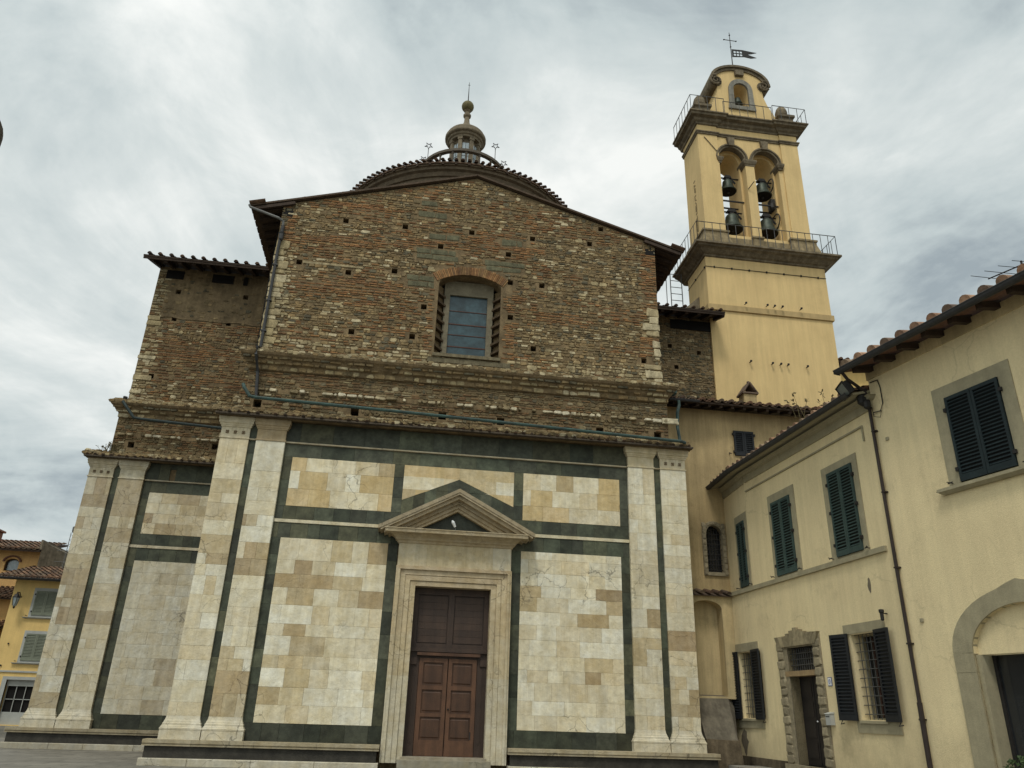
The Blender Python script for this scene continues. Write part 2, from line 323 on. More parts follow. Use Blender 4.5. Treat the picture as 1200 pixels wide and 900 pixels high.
BRICK = [(0.275, 0.150, 0.072), (0.230, 0.125, 0.066), (0.305, 0.175, 0.085), (0.200, 0.122, 0.070), (0.255, 0.160, 0.082)]
STN = [(0.27, 0.205, 0.115), (0.225, 0.17, 0.10), (0.185, 0.145, 0.088), (0.30, 0.235, 0.14), (0.205, 0.165, 0.10), (0.24, 0.175, 0.095)]
PALES = [(0.42, 0.36, 0.24), (0.50, 0.45, 0.33), (0.37, 0.315, 0.20)]
GRS = [(0.135, 0.125, 0.09), (0.155, 0.14, 0.10), (0.12, 0.11, 0.082)]
def rub_col(rnd, x, z, dark=1.0, pale=1.0):
    b = noise.noise(Vector((x * 0.35 + 7, z * 1.6, 1.7))) + 0.35 * noise.noise(Vector((x * 1.3, z * 4.0, 9)))
    r = rnd.random()
    pb = 0.27 + b * 0.95
    if r < pb: c = rnd.choice(BRICK); kind = 'b'
    elif rnd.random() < (0.10 + 0.25 * max(0, noise.noise(Vector((x * 0.9, z * 2.0, 22))))) * pale: c = rnd.choice(PALES); kind = 'p'
    elif rnd.random() < 0.14: c = rnd.choice(GRS); kind = 's'
    else: c = rnd.choice(STN); kind = 's'
    return sc(c, rnd.uniform(0.80, 1.12) * dark), kind
def rubble(mb, x0, x1, z0, z1, y, rnd, keep=None, colf=rub_col, prot=(0.008, 0.032)):
    z = z0
    while z < z1 - 0.03:
        xm = (x0 + x1) / 2
        h = rnd.choice((0.05, 0.06, 0.065, 0.08, 0.095, 0.12))
        if z + h > z1 - 0.03: h = z1 - z
        x = x0
        wob = rnd.uniform(0, 50)
        while x < x1 - 0.02:
            col, kind = colf(rnd, x, z)
            w = rnd.uniform(0.13, 0.27) if kind == 'b' else rnd.uniform(0.06, 0.24) if kind == 's' else rnd.uniform(0.08, 0.30)
            if x + w > x1 - 0.05: w = x1 - x
            hh = min(.062, h) * rnd.uniform(0.7, 0.92) if kind == 'b' else h * rnd.uniform(0.6, 1.2)
            zc = z + h / 2 + 0.035 * noise.noise(Vector((x * 0.9, wob, 0))) + rnd.uniform(-.012, .012)
            gap = rnd.uniform(0.006, 0.016)
            if rnd.random() > 0.045 and (keep is None or keep(x, x + w, zc - hh / 2, zc + hh / 2)):
                mb.stone(x + gap / 2, x + w - gap / 2, zc - hh / 2, zc + hh / 2, y, rnd.uniform(*prot), col, rnd, 0.08 if kind == 'b' else rnd.uniform(0.2, 0.38))
            x += w
        z += h
def overlaps(rs, a, b, c, d):
    for r in rs:
        if a < r[1] and b > r[0] and c < r[3] and d > r[2]: return True
    return False

# ------------------------------------------------------------------ roof tiles
TCOL = [(0.26, 0.145, 0.085), (0.21, 0.125, 0.08), (0.30, 0.18, 0.11), (0.17, 0.115, 0.08), (0.24, 0.17, 0.11)]
def tile_course(mb, P, ux, us, w, length, rnd, sp=0.33, r=0.095, row=0.40, tint=1.0, pans=True):
    P = Vector(P); ux = Vector(ux).normalized(); us = Vector(us).normalized(); nn = ux.cross(us).normalized()
    if nn.z < 0: nn = -nn
    n = max(1, int(w / sp)); sp = w / n; K = 6
    for i in range(n):
        j0 = rnd.uniform(-0.025, 0.025)
        for k in range(int(math.ceil(length / row))):
            d0 = k * row + (j0 if k == 0 else 0); d1 = min(d0 + row * 1.18, length)
            if d1 - d0 < 0.05: continue
            off = sp * (i + 0.5) + rnd.uniform(-0.012, 0.012)
            c0 = P + ux * off + us * d0 + nn * 0.035; c1 = P + ux * off + us * d1 + nn * 0.005
            pts = []
            for c, rr in ((c0, r), (c1, r * 0.8)):
                pts += [c + ux * rr * math.cos(PI * q / K) + nn * rr * math.sin(PI * q / K) for q in range(K + 1)]
            fs = [(q, q + 1, K + 2 + q, K + 1 + q) for q in range(K)]
            if k == 0: fs.append(tuple(range(K + 1)))
            mb.add(pts, fs, sc(rnd.choice(TCOL), tint * rnd.uniform(0.75, 1.2)))
        if pans:   # concave under-tile sticking out below the caps
            off = sp * i; rr = sp * 0.40
            c0 = P + ux * off - us * 0.03 + nn * 0.03; c1 = P + ux * off + us * 0.45 + nn * 0.03
            pts = []
            for c in (c0, c1):
                pts += [c + ux * rr * math.cos(PI * q / K) - nn * rr * 0.55 * math.sin(PI * q / K) for q in range(K + 1)]
            for c in (c0, c1):
                pts += [c + ux * (rr - .015) * math.cos(PI * q / K) - nn * (rr * 0.55 - .015) * math.sin(PI * q / K) for q in range(K + 1)]
            m = K + 1
            fs = [(q, q + 1, m + q + 1, m + q) for q in range(K)] + [(2 * m + q, 2 * m + q + 1, 3 * m + q + 1, 3 * m + q) for q in range(K)] + [(q, q + 1, 2 * m + q + 1, 2 * m + q) for q in range(K)]
            mb.add(pts, fs, sc(rnd.choice(TCOL), tint * rnd.uniform(0.6, 0.95)))
def slab(mb, P, ux, us, w, length, th, col=(1, 1, 1), down=0.02):
    P = Vector(P); ux = Vector(ux).normalized(); us = Vector(us).normalized(); nn = ux.cross(us).normalized()
    if nn.z < 0: nn = -nn
    a = P - nn * down; b = a + ux * w; c = b + us * length; d = a + us * length
    mb.hexa([p - nn * th for p in (a, b, c, d)] + [a, b, c, d], col)

# ================================================================== SETTING
def paving_mat(name, c1, c2, mort, bw, bh, sc_=1.0):
    m = bpy.data.materials.new(name); m.use_nodes = True; t = m.node_tree
    b = t.nodes['Principled BSDF']; n = t.nodes.new; l = t.links.new
    geo = n('ShaderNodeNewGeometry'); br = n('ShaderNodeTexBrick'); l(geo.outputs['Position'], br.inputs[0])
    br.inputs['Color1'].default_value = (*c1, 1); br.inputs['Color2'].default_value = (*c2, 1); br.inputs['Mortar'].default_value = (*mort, 1)
    br.inputs['Scale'].default_value = sc_; br.inputs['Brick Width'].default_value = bw; br.inputs['Row Height'].default_value = bh; br.inputs['Mortar Size'].default_value = 0.012
    no = n('ShaderNodeTexNoise'); no.inputs['Scale'].default_value = 2.2; no.inputs['Detail'].default_value = 10; no.inputs['Roughness'].default_value = 0.7; l(geo.outputs['Position'], no.inputs[0])
    mr = n('ShaderNodeMapRange'); mr.inputs[1].default_value = 0.3; mr.inputs[2].default_value = 0.7; mr.inputs[3].default_value = 0.6; mr.inputs[4].default_value = 1.2; l(no.outputs[0], mr.inputs[0])
    x = n('ShaderNodeVectorMath'); x.operation = 'SCALE'; l(br.outputs[0], x.inputs[0]); l(mr.outputs[0], x.inputs['Scale']); l(x.outputs[0], b.inputs['Base Color'])
    b.inputs['Roughness'].default_value = 0.6
    bu = n('ShaderNodeBump'); bu.inputs['Strength'].default_value = 0.6; bu.inputs['Distance'].default_value = 0.01
    ad = n('ShaderNodeMath'); ad.operation = 'SUBTRACT'; l(no.outputs[0], ad.inputs[0]); l(br.outputs['Fac'], ad.inputs[1]); l(ad.outputs[0], bu.inputs['Height']); l(bu.outputs[0], b.inputs['Normal'])
    return m
PAVE = paving_mat('stone_paving', (0.16, 0.15, 0.125), (0.22, 0.205, 0.17), (0.05, 0.045, 0.038), 1.1, 0.45)
PAVE2 = paving_mat('kerb_paving', (0.24, 0.225, 0.19), (0.30, 0.28, 0.24), (0.08, 0.07, 0.06), 0.7, 0.6)
g = MB(); g.add([(-500, -500, .262), (500, -500, .262), (500, 600, .262), (-500, 600, .262)], [(0, 1, 2, 3)])
g = g.build('ground', PAVE); g['kind'] = 'structure'
g = MB(); g.box(7.15, 12, -30, 0.0, .05, .55); g = g.build('pavement', PAVE2); g['kind'] = 'structure'

# ================================================================== CHURCH
church = thing('church', 'old basilica with unfinished rubble upper walls over white and green marble facade', 'church', (0, 5, 0.262))
rnd = random.Random(11)
PH = 0.085   # half size of a putlog hole
def holes_sq(pts, k=PH): return [rect(x - k, x + k, z - k, z + k) for x, z in pts]
up_holes = [(-4.01, 15.52), (-2.17, 15.53), (-0.07, 15.58), (-1.02, 14.94), (1.13, 14.91), (1.89, 15.59), (3.77, 15.63), (4.15, 16.25), (-2.36, 13.89), (-3.73, 13.68), (1.22, 13.89), (2.22, 13.89), (-1.38, 12.75), (1.26, 12.67), (-3.42, 11.7), (-1.65, 11.72), (1.99, 11.68), (5.43, 11.61), (-5.21, 13.87)]
mid_holes = [(-3.04, 9.17), (-0.6, 9.26), (1.07, 9.23), (3.98, 9.17), (5.72, 9.17), (-5.69, 9.20)]
WIN = arch(-0.98, 0.95, 11.25, 13.62, 14.0, 14)
# --- structural walls (mortar faces, real holes)
w = MB()
def roofz(x): return 17.70 - 0.307 * abs(x)
w.plate([(-5.95, 10.60), (5.95, 10.60), (5.95, roofz(5.95)), (0, 17.70), (-5.95, roofz(5.95))], [WIN] + holes_sq(up_holes), 0.10, 0.62)
w.plate(rect(-6.05, 6.05, 8.80, 10.62), holes_sq(mid_holes, 0.11), 0.0, 0.50)
w.plate([(-6.45, .3), (-1.0, .3), (-1.0, 4.6), (1.0, 4.6), (1.0, .3), (6.45, .3), (6.45, 8.8), (-6.45, 8.8)], [], 0.135, 0.60)
for sx in (-1, 1):   # side walls of the front arm
    w.box(*sorted((sx * 6.44, sx * 5.6)), 0.60, 5.3, 0.3, 8.8); w.box(*sorted((sx * 6.03, sx * 5.4)), 0.5, 5.3, 8.8, 10.6); w.box(*sorted((sx * 5.94, sx * 5.3)), 0.62, 5.3, 10.6, 15.45)
w.build('wall', MORT, church)
w = MB()
w.box(-6.2, 6.2, 0.95, 1.2, 0.4, 15.4); w.build('dark_core', DARK, church)
wing_holes = [(-10.17, 15.11), (-7.83, 15.14), (-10.11, 14.03), (-8.25, 14.03), (-10.43, 11.79)]
wing_mid = [(-10.53, 9.29), (-7.89, 9.42)]
TY = 5.08
w = MB()
w.plate([(-10.98, 10.6), (-6.0, 10.6), (-6.0, 16.1), (-10.98, 16.1)], holes_sq(wing_holes), TY + .02, TY + .5)
w.plate(rect(-11.12, -6.0, 8.8, 10.6), holes_sq(wing_mid, 0.10), TY - .03, TY + .5)
w.box(-11.55, -6.0, TY + .13, TY + .5, 0.3, 8.8)
w.box(-11.5, -11.0, TY + .5, 18.2, 0.3, 8.8); w.box(-11.1, -10.6, TY + .5, 18.2, 8.8, 10.6); w.box(-10.96, -10.4, TY + .5, 18.2, 10.6, 16.1)
w.box(-6.0, 6.0, 17.9, 18.3, 0.3, 16)
w.build('wall', MORT, church)
w = MB(); rw_holes = [(8.14, 14.79), (8.36, 13.91), (9.3, 14.6)]
w.plate(rect(6.0, 10.0, 0.3, 16.1), holes_sq(rw_holes), TY + .02, TY + .5)
w.build('wall', MORT, church)

# --- rubble facing
def wedge_dark(x, z):   # smoother repaired areas stay slightly different in colour
    return 1.0
greens = [(-1.74, -1.26, 16.38, 16.60), (-1.78, -0.80, 15.97, 16.18), (-1.34, -0.44, 15.18, 15.40), (-1.72, -0.45, 14.42, 14.82), (0.9, 1.66, 15.22, 15.45), (0.42, 1.63, 14.24, 14.62), (-1.95, -1.05, 13.42, 13.84)]
bricks = [(-1.71, -1.35, 16.65, 17.3), (-1.7, -0.81, 16.19, 16.36), (-1.04, -0.66, 15.42, 15.9), (-1.16, -0.86, 14.98, 15.18), (1.16, 1.85, 14.66, 15.2), (-5.95, -5.55, 14.4, 15.5), (5.35, 5.95, 13.3, 15.45), (5.3, 5.95, 11.9, 12.4), (-1.36, -0.98, 11.2, 13.5), (0.95, 1.3, 11.2, 13.6), (1.9, 3.4, 12.6, 12.95), (-5.3, -2.2, 12.95, 13.35), (-5.4, -3.0, 14.5, 14.85), (-4.9, -3.2, 16.0, 16.2)]
def up_col(r, x, z):
    for b in bricks:
        if b[0] < x < b[1] and b[2] < z < b[3] and r.random() < 0.85: return sc(r.choice(BRICK), r.uniform(0.9, 1.25)), 'b'
    c, k = rub_col(r, x, z)
    if (z < 11.25 or (x < -5.4 and z < 14.4) or (x > 5.35 and z < 13.4)) and r.random() < 0.45: return sc(r.choice(PALES), r.uniform(.75, 1.05)), 'p'
    return c, k
ups = [(x - PH - .01, x + PH + .01, z - PH - .01, z + PH + .01) for x, z in up_holes]
def keep_up(a, b, c, d):
    if max(abs(a), abs(b)) * 0.307 + d > 17.71 and d > 15.5: return False
    if a < 1.0 and b > -1.03 and c < 13.66 and d > 11.2: return False
    cx = (a + b) / 2
    if d > 13.4 and abs(cx + .015) < 1.35 and ((cx + .015) ** 2 + (d - 12.45) ** 2) ** .5 < 1.98 and c < 14.5 : return False
    if overlaps(greens, a, b, c, d): return False
    return not overlaps(ups, a, b, c, d)
r_ = MB()
rubble(r_, -5.95, 5.95, 10.86, 17.68, 0.10, rnd, keep_up, up_col)
for gx in greens:      # long blocks of green serpentine set in the rubble
    nrow = max(1, round((gx[3] - gx[2]) / 0.17)); hh = (gx[3] - gx[2]) / nrow
    for q in range(nrow):
        x = gx[0] + rnd.uniform(-.05, .1); xe = gx[1] + rnd.uniform(-.12, .06)
        while x < xe - .05:
            ww = min(rnd.uniform(.35, .7), xe - x)
            r_.stone(x, x + ww - .01, gx[2] + q * hh + .01, gx[2] + (q + 1) * hh - .01, 0.10, rnd.uniform(.012, .02), sc((0.125, 0.125, 0.085), rnd.uniform(.85, 1.15)), rnd, 0.12); x += ww
# brick arch over the window: radial bricks
cx, cz, R0, R1 = -0.015, 12.12, 1.88, 2.17
na = 44
for i in range(na):
    a = math.radians(57 + 66 * (i + .5) / na); da = math.radians(66 / na * .40)
    cc = sc(rnd.choice(BRICK), rnd.uniform(.75, 1.15)); pr = 0.10 - rnd.uniform(.015, .035); rr1 = R1 + rnd.uniform(-.03, .02)
    q = [(cx + R * math.cos(t), y, cz + R * math.sin(t)) for y in (.115, pr) for R, t in ((R0, a - da), (rr1, a - da), (rr1, a + da), (R0, a + da))]
    r_.add(q, [(4, 5, 6, 7), (0, 1, 5, 4), (1, 2, 6, 5), (2, 3, 7, 6), (3, 0, 4, 7)], cc)
r_.build('rubble_masonry', RUB, church)
# mid zone rubble, with the row of white stones and the corbelled ledge
m_ = MB(); mids = [(x - .12, x + .12, z - .12, z + .12) for x, z in mid_holes]
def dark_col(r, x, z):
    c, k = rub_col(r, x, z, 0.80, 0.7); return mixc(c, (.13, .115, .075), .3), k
def ledge_zone(mb, x0, x1, yo, keep, rnd):
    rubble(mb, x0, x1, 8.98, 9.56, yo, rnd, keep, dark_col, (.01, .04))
    # row of pale protruding stones
    x = x0 + .1
    while x < x1 - .05:
        ww = rnd.uniform(.1, .34); hh = rnd.uniform(.07, .12)
        cc = rnd.choice([(0.52, 0.48, 0.38), (0.60, 0.57, 0.48), (0.40, 0.35, 0.25), (0.24, 0.2, 0.13)])
        if rnd.random() < .82: mb.stone(x, x + ww - .02, 9.62 - hh / 2, 9.62 + hh / 2, yo - .02, rnd.uniform(.05, .11), cc, rnd, .3)
        x += ww
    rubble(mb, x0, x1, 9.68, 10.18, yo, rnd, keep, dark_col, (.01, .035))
def corbel(mbm, mbs, x0, x1, yo, rnd):
    """the corbelled course under the upper ledge: mortar body + facing stones on its slanting front"""
    prof = [(0.02, 10.18), (0.07, 10.20), (0.08, 10.34), (0.16, 10.42), (0.22, 10.52), (0.30, 10.58), (0.33, 10.64), (0.0, 10.86)]
    mbm.mould(x0, x1, yo, prof, yo + .1)
    for zz, oo, hh, pal in ((10.20, .075, .13, PALES + STN), (10.36, .15, .10, STN + PALES), (10.48, .24, .09, STN + GRS)):
        x = x0 - oo
        while x < x1 + oo - .03:
            ww = min(rnd.uniform(.14, .36), x1 + oo - x)
            if rnd.random() < .93: mbs.stone(x, x + ww - .015, zz, zz + hh, yo - oo + .02, rnd.uniform(.02, .05), sc(rnd.choice(pal), rnd.uniform(.75, 1.05)), rnd, .2)
            x += ww
    x = x0 - .3            # cobbles lying on the sloping top of the ledge
    while x < x1 + .3:
        for k in range(4):
            if rnd.random() < .9:
                t_ = k / 4 + rnd.uniform(0, .1); yy = yo - .33 + t_ * .36; zz = 10.66 + t_ * .22; s_ = rnd.uniform(.05, .085)
                ccx = x + rnd.uniform(-.04, .04)
                mbs.stone(ccx - s_ * 1.3, ccx + s_ * 1.3, zz - s_ * .6, zz + s_ * .8, yy + .03, rnd.uniform(.03, .07), sc(rnd.choice(PALES + STN), rnd.uniform(.7, 1.0)), rnd, .35)
        x += rnd.uniform(.13, .2)
def eave_strip(mbs, tl, x0, x1, yo, z, rnd, sp=.30):
    """rubble slope with a lip of tiles over the marble"""
    tile_course(tl, (x0, yo - .33, z - .035), (1, 0, 0), (0, 1, .42), x1 - x0, .16, rnd, sp=sp * .8, r=.048, row=.16, tint=.38, pans=False)
    x = x0
    while x < x1:
        for k in range(4):
            if rnd.random() < .9:
                t_ = k / 4 + rnd.uniform(0, .1); s_ = rnd.uniform(.045, .09); ccx = x + rnd.uniform(-.05, .05)
                mbs.stone(ccx - s_ * 1.3, ccx + s_ * 1.3, z + .03 + t_ * .2 - s_ * .5, z + .03 + t_ * .2 + s_ * .8, yo - .27 + t_ * .29, rnd.uniform(.03, .07), sc(rnd.choice(PALES + STN + STN), rnd.uniform(.7, 1.05)), rnd, .35)
        x += rnd.uniform(.13, .2)
keepm = lambda a, b, c, d: not overlaps(mids, a, b, c, d)
cb = MB(); tl = MB(); tl2 = MB()
tl.box(-6.66, 6.66, -.32, -.18, 8.745, 8.79, (.09, .07, .05)); tl2.box(-11.78, -6.47, TY - .32, TY - .18, 8.745, 8.79, (.09, .07, .05))
ledge_zone(m_, -6.05, 6.05, 0.0, keepm, rnd); corbel(cb, m_, -6.0, 6.0, 0.0, rnd)
eave_strip(m_, tl, -6.66, 6.66, 0.0, 8.80, rnd)
cb.box(-6.66, 6.66, -.30, .02, 8.755, 8.80); cb.mould(-6.3, 6.3, .08, [(.33, 8.80), (.30, 8.84), (0, 9.02)], .2)
# left wing
wsm = [(x - .11, x + .11, z - .11, z + .11) for x, z in wing_mid]; wsu = [(x - .1, x + .1, z - .1, z + .1) for x, z in wing_holes]
ledge_zone(m_, -11.12, -6.05, TY - .03, lambda a, b, c, d: not overlaps(wsm, a, b, c, d), rnd)
corbel(cb, m_, -11.05, -5.9, TY - .03, rnd)
eave_strip(m_, tl2, -11.78, -6.0, TY, 8.80, rnd)
cb.box(-11.78, -6.45, TY - .30, TY + .02, 8.755, 8.80); cb.mould(-11.4, -6.0, TY + .08, [(.33, 8.80), (.30, 8.84), (0, 9.02)], TY + .2)
def wing_col(r, x, z):
    c, k = rub_col(r, x, z, 0.88, 0.8)
    if (x < -10.55 and r.random() < .55): return sc(r.choice(PALES), .85), 'p'
    if (z < 11.2 and r.random() < .4): return sc(r.choice(PALES), .9), 'p'
    return c, k
def plaster_edge(x): return 14.05 + .12 * noise.noise(Vector((x * 1.7, 3, 3)))
rubble(m_, -10.98, -6.0, 10.86, 16.0, TY + .02, rnd, lambda a, b, c, d: not overlaps(wsu, a, b, c, d) and not (d > plaster_edge(a) and a > -10.6), wing_col)
rubble(m_, -10.6, -6.0, 14.0, 15.95, TY - .008, rnd, lambda a, b, c, d: rnd.random() < .10 + .35 * max(0, noise.noise(Vector((a, c, 4)))) and not overlaps(wsu, a, b, c, d), lambda r, x, z: (sc(r.choice(STN + GRS), r.uniform(.6, .95)), 's'), (.004, .014))
rws = [(x - .1, x + .1, z - .1, z + .1) for x, z in rw_holes]
rubble(m_, 6.0, 10.0, 11.3, 16.0, TY + .02, rnd, lambda a, b, c, d: not overlaps(rws, a, b, c, d) and rnd.random() < .93, lambda r, x, z: (sc(r.choice(STN + GRS + PALES[:1]), r.uniform(.6, .95)), 's'))
m_.build('rubble_masonry', RUB, church)
cb.build('ledge', MORT, church)
tl.build('ledge_tiles', TILE, church); tl2.build('ledge_tiles', TILE, church)
p_ = MB(); x = -10.6; top = []
pts = [(-10.6 + i * .2, plaster_edge(-10.6 + i * .2)) for i in range(24)]
p_.plate(pts + [(-6.0, 15.95), (-10.6, 15.95)], [rect(h[0] - .09, h[0] + .09, h[1] - .09, h[1] + .09) for h in wing_holes[:2]], TY - .004, TY + .015)
p_.build('plaster_coat', PLAST, church)
# --- quoins: big pale blocks on the edges of the upper wall
for sx, zlo, zhi in ((-1, 10.9, 14.6), (1, 10.9, 13.3)):
    q_ = MB(); z = zlo
    while z < zhi:
        h = rnd.uniform(.13, .3); ww = rnd.uniform(.22, .55)
        if rnd.random() < .75: q_.stone(*sorted((sx * 5.97, sx * (5.97 - ww))), z, z + h - .015, .075, rnd.uniform(.02, .03), sc(rnd.choice(PALES), rnd.uniform(.8, 1.1)), rnd, .08)
        z += h
    q_.build('quoin_stones', RUB, church)
q_ = MB()
for zz in (11.1, 11.6, 12.4, 13.7, 13.9): q_.stone(-10.99, -10.99 + rnd.uniform(.3, .6), zz, zz + rnd.uniform(.12, .22), TY - .005, .02, sc(rnd.choice(PALES), .95), rnd, .1)
q_.build('quoin_stones', RUB, church); q_ = MB(); q_.stone(5.85, 6.35, 9.53, 9.70, -.06, .05, (0.6, 0.56, 0.44), rnd, .06)
q_.build('projecting_stone', RUB, church); q_ = MB(); q_.stone(-5.1, -3.3, 13.83, 13.92, .09, .02, sc(PALES[0], .8), rnd, .1)
q_.build('long_stone', RUB, church)

# --- arched window of the gable
wn = MB()
zs_ = [11.3 + k * .3 for k in range(8)]
for k, z in enumerate(zs_):   # toothed brick jambs left for an unbuilt frame; dark colour paints slot shade
    wn.hexa([(-1.0, .12, z - .07), (-0.66 - .02 * (k % 2), .52, z - .10), (-.98, .6, z - .10), (-1.02, .3, z - .05), (-1.0, .12, z), (-0.66 - .02 * (k % 2), .52, z - .03), (-.98, .6, z - .03), (-1.02, .3, z + .02)], (.085, .062, .040))
    wn.hexa([(.97, .12, z - .07), (.66 + .02 * (k % 2), .52, z - .10), (.95, .6, z - .10), (1.0, .3, z - .05), (.97, .12, z), (.66 + .02 * (k % 2), .52, z - .03), (.95, .6, z - .03), (1.0, .3, z + .02)], (.085, .062, .040))
for sx in (-1, 1):
    wn.hexa([(sx * 1.02, .3, 11.2), (sx * .80, .55, 11.2), (sx * .80, .62, 11.2), (sx * 1.05, .62, 11.2), (sx * 1.02, .3, 13.7), (sx * .80, .55, 13.7), (sx * .80, .62, 13.7), (sx * 1.05, .62, 13.7)], sc(STN[1], .8))
wroot = wn.build('window', RUB, church)
f_ = MB(); f_.plate(rect(-.78, .75, 11.15, 13.95), [rect(-.60, .57, 11.30, 13.46)], .46, .58); f_.build('window_frame', mk('window_stone', (.19, .165, .11), .9, .3, 4, .5, 30), wroot)
f_ = MB(); f_.box(-.61, .58, .53, .55, 11.28, 13.48); f_.build('glass_pane', GLSB, wroot)
f_ = MB()
for z, cc in ((12.92, 0), (12.46, 1), (12.10, 0), (11.70, 1)): f_.box(-.60, .57, .515, .528, z, z + .02 + .01 * cc)
f_.build('glazing_bar', mk('rusty_bar', (0.10, 0.045, 0.03), .8), wroot)
f_ = MB(); f_.box(-1.02, .99, .02, .52, 11.14, 11.24, (.17, .15, .105)); f_.box(-1.15, 1.3, .06, .12, 10.95, 11.10, (.15, .135, .095)); f_.build('window_sill', RUB, wroot)

# --- marble cladding
mar = MB(); gr = MB()
zc = courses(1.30, 8.12, (0.27, 0.50), random.Random(5))
def pil_col(r, x, z): return marble_col(r, x, z, 0.10, 0.06, 0.30)
def pil_col_w(r, x, z): return sc(marble_col(r, x, z, 0.35, 0.10, 0.30), .93)
def rosette(mb, x, z, y, col):
    for k in range(4):
        a = PI / 4 + k * PI / 2
        mb.lathe((x + .028 * math.cos(a), y, z + .034 * math.sin(a)), [(0.0, -.022), (.020, -.016), (.026, 0), (.020, .016), (0, .022)], 8, col)
    mb.lathe((x, y - .012, z), [(0, -.02), (.016, 0), (0, .02)], 6, sc(col, 1.1))
def pilaster(xa, xb, yo, flowers, colf, seed, tintk=1.0):
    r = random.Random(seed); p = MB(); base = sc((0.64, 0.60, 0.48), tintk)
    zz = [1.30 + 0]; 
    while zz[-1] < 7.75: zz.append(zz[-1] + r.uniform(.26, .52))
    zz[-1] = 8.15
    ashlar(p, xa, xb, zz, yo, .14, (.22, .5), lambda q, x, z: colf(q, x, z), r, one=0.5)
    p.mould(xa, xb, yo, [(.085, .80), (.085, 1.0), (.092, 1.005), (.095, 1.04), (.078, 1.055), (.07, 1.08), (.055, 1.10), (.052, 1.14), (.035, 1.16), (.03, 1.185), (.014, 1.22), (.004, 1.27), (.0, 1.302)], yo + .13, base)
    cap = sc(colf(r, xa, 8.3), .97)
    p.mould(xa, xb, yo, [(.0, 8.15), (.022, 8.155), (.022, 8.185), (.0, 8.19), (-.002, 8.2), (-.002, 8.47), (.02, 8.475), (.022, 8.50), (.045, 8.53), (.05, 8.56), (.075, 8.575), (.08, 8.65), (.092, 8.66), (.092, 8.74), (.08, 8.752)], yo + .13, cap)
    if flowers:
        for k in range(3): rosette(p, xa + (xb - xa) * (.22 + .28 * k), 8.33, yo - .008, sc((0.22, 0.17, 0.11), tintk))
        for k in range(7): p.box(xa + (xb - xa) * (.1 + .13 * k), xa + (xb - xa) * (.125 + .13 * k), yo - .004, yo + .01, 8.40, 8.46, sc(cap, .9))
    else:
        pass
    p.build('pilaster', MARB, church)
pilaster(-6.5, -5.7465, 0, True, pil_col, 1); pilaster(-5.5543, -4.7867, 0, False, pil_col, 2)
pilaster(4.7867, 5.5543, 0, False, pil_col, 3); pilaster(5.7465, 6.5, 0, True, pil_col, 4)
wx = -11.62
pilaster(wx, wx + .7535, TY, True, pil_col_w, 5, .9); pilaster(wx + .9457, wx + 1.7133, TY, False, pil_col_w, 6, .9)
r = random.Random(21)
Y0 = 0.10
# green grid of the front
for sx in (-1, 1):
    a, b = sorted((sx * 5.5543, sx * 5.7465)); vband(gr, a, b, .82, 8.72, .055, .1, (.4, .8), r)
    a, b = sorted((sx * 4.546, sx * 4.80)); vband(gr, a, b, 1.196, 5.596, Y0, .04, (.32, .6), r); vband(gr, a, b, 6.44, 7.774, Y0, .04, (.4, .7), r)
    a, b = sorted((sx * 1.515, sx * 1.773)); vband(gr, a, b, 1.196, 5.596, Y0, .04, (.45, .8), r)
    a, b = sorted((sx * 1.524, sx * 1.7885)); vband(gr, a, b, 6.44, 7.774, Y0, .04, (.35, .6), r)
    a, b = sorted((sx * 1.515, sx * 4.80)); hband(gr, a, b, .80, 1.196, Y0, .04, (.35, .7), r, lambda q, x, z: sc(green_col(q), .75))
    a, b = sorted((sx * 1.515, sx * 4.80)); hband(gr, a, b, 5.596, 5.99, Y0, .04, (.3, .55), r); hband(gr, a, b, 6.085, 6.44, Y0, .04, (.3, .55), r)
hband(gr, -4.80, 4.80, 7.774, 8.14, Y0, .04, (.6, 1.1), r); hband(gr, -4.80, 4.80, 8.19, 8.75, Y0, .04, (.6, 1.1), r)
# green lambda over the pediment
nb = 5
for sx in (-1, 1):
    for k in range(nb):
        t0, t1 = k / nb, (k + 1) / nb
        q = [(sx * 1.524 * (1 - t), 6.79 + (7.46 - 6.79) * t - dz) for t, dz in ((t0, .62), (t1, .62), (t1, 0), (t0, 0))]
        gr.plate(q, [], Y0 + .002, Y0 + .04, green_col(r))
gr.build('green_marble_band', GREEN, church)
def pan(x0, x1, z0, z1, colf, hs=(.28, .46), ws=(.35, .85), y=Y0 - .006):
    p = MB(); ashlar(p, x0, x1, courses(z0, z1, hs, r), y, .05, ws, colf, r); p.build('marble_panel', MARB, church)
pan(-4.546, -1.773, 1.196, 5.596, lambda q, x, z: marble_col(q, x, z, 0, 0.02 + (.28 if x < -3.2 and (z > 4.6 or z < 2.6) else 0) - (.08 if x > -2.6 else 0), .25))
pan(1.773, 4.546, 1.196, 5.596, lambda q, x, z: marble_col(q, x, z, 0.0, -.08 + (.2 if x > 3.7 else 0), .16))
pan(-4.546, -1.7885, 6.44, 7.774, lambda q, x, z: marble_col(q, x, z, 0, 0, .12, .35), (.4, .5))
pan(1.7885, 4.546, 6.44, 7.774, lambda q, x, z: marble_col(q, x, z, 0, 0, .12, .35), (.4, .5))
p = MB()       # central panel, its foot cut by the pediment
zr = [6.79, 7.10, 7.46, 7.774]; xr = [-1.524, -1.05, -.45, .2, .75, 1.1, 1.524]
def foot(x): return 7.46 - (7.46 - 6.79) * abs(x) / 1.524
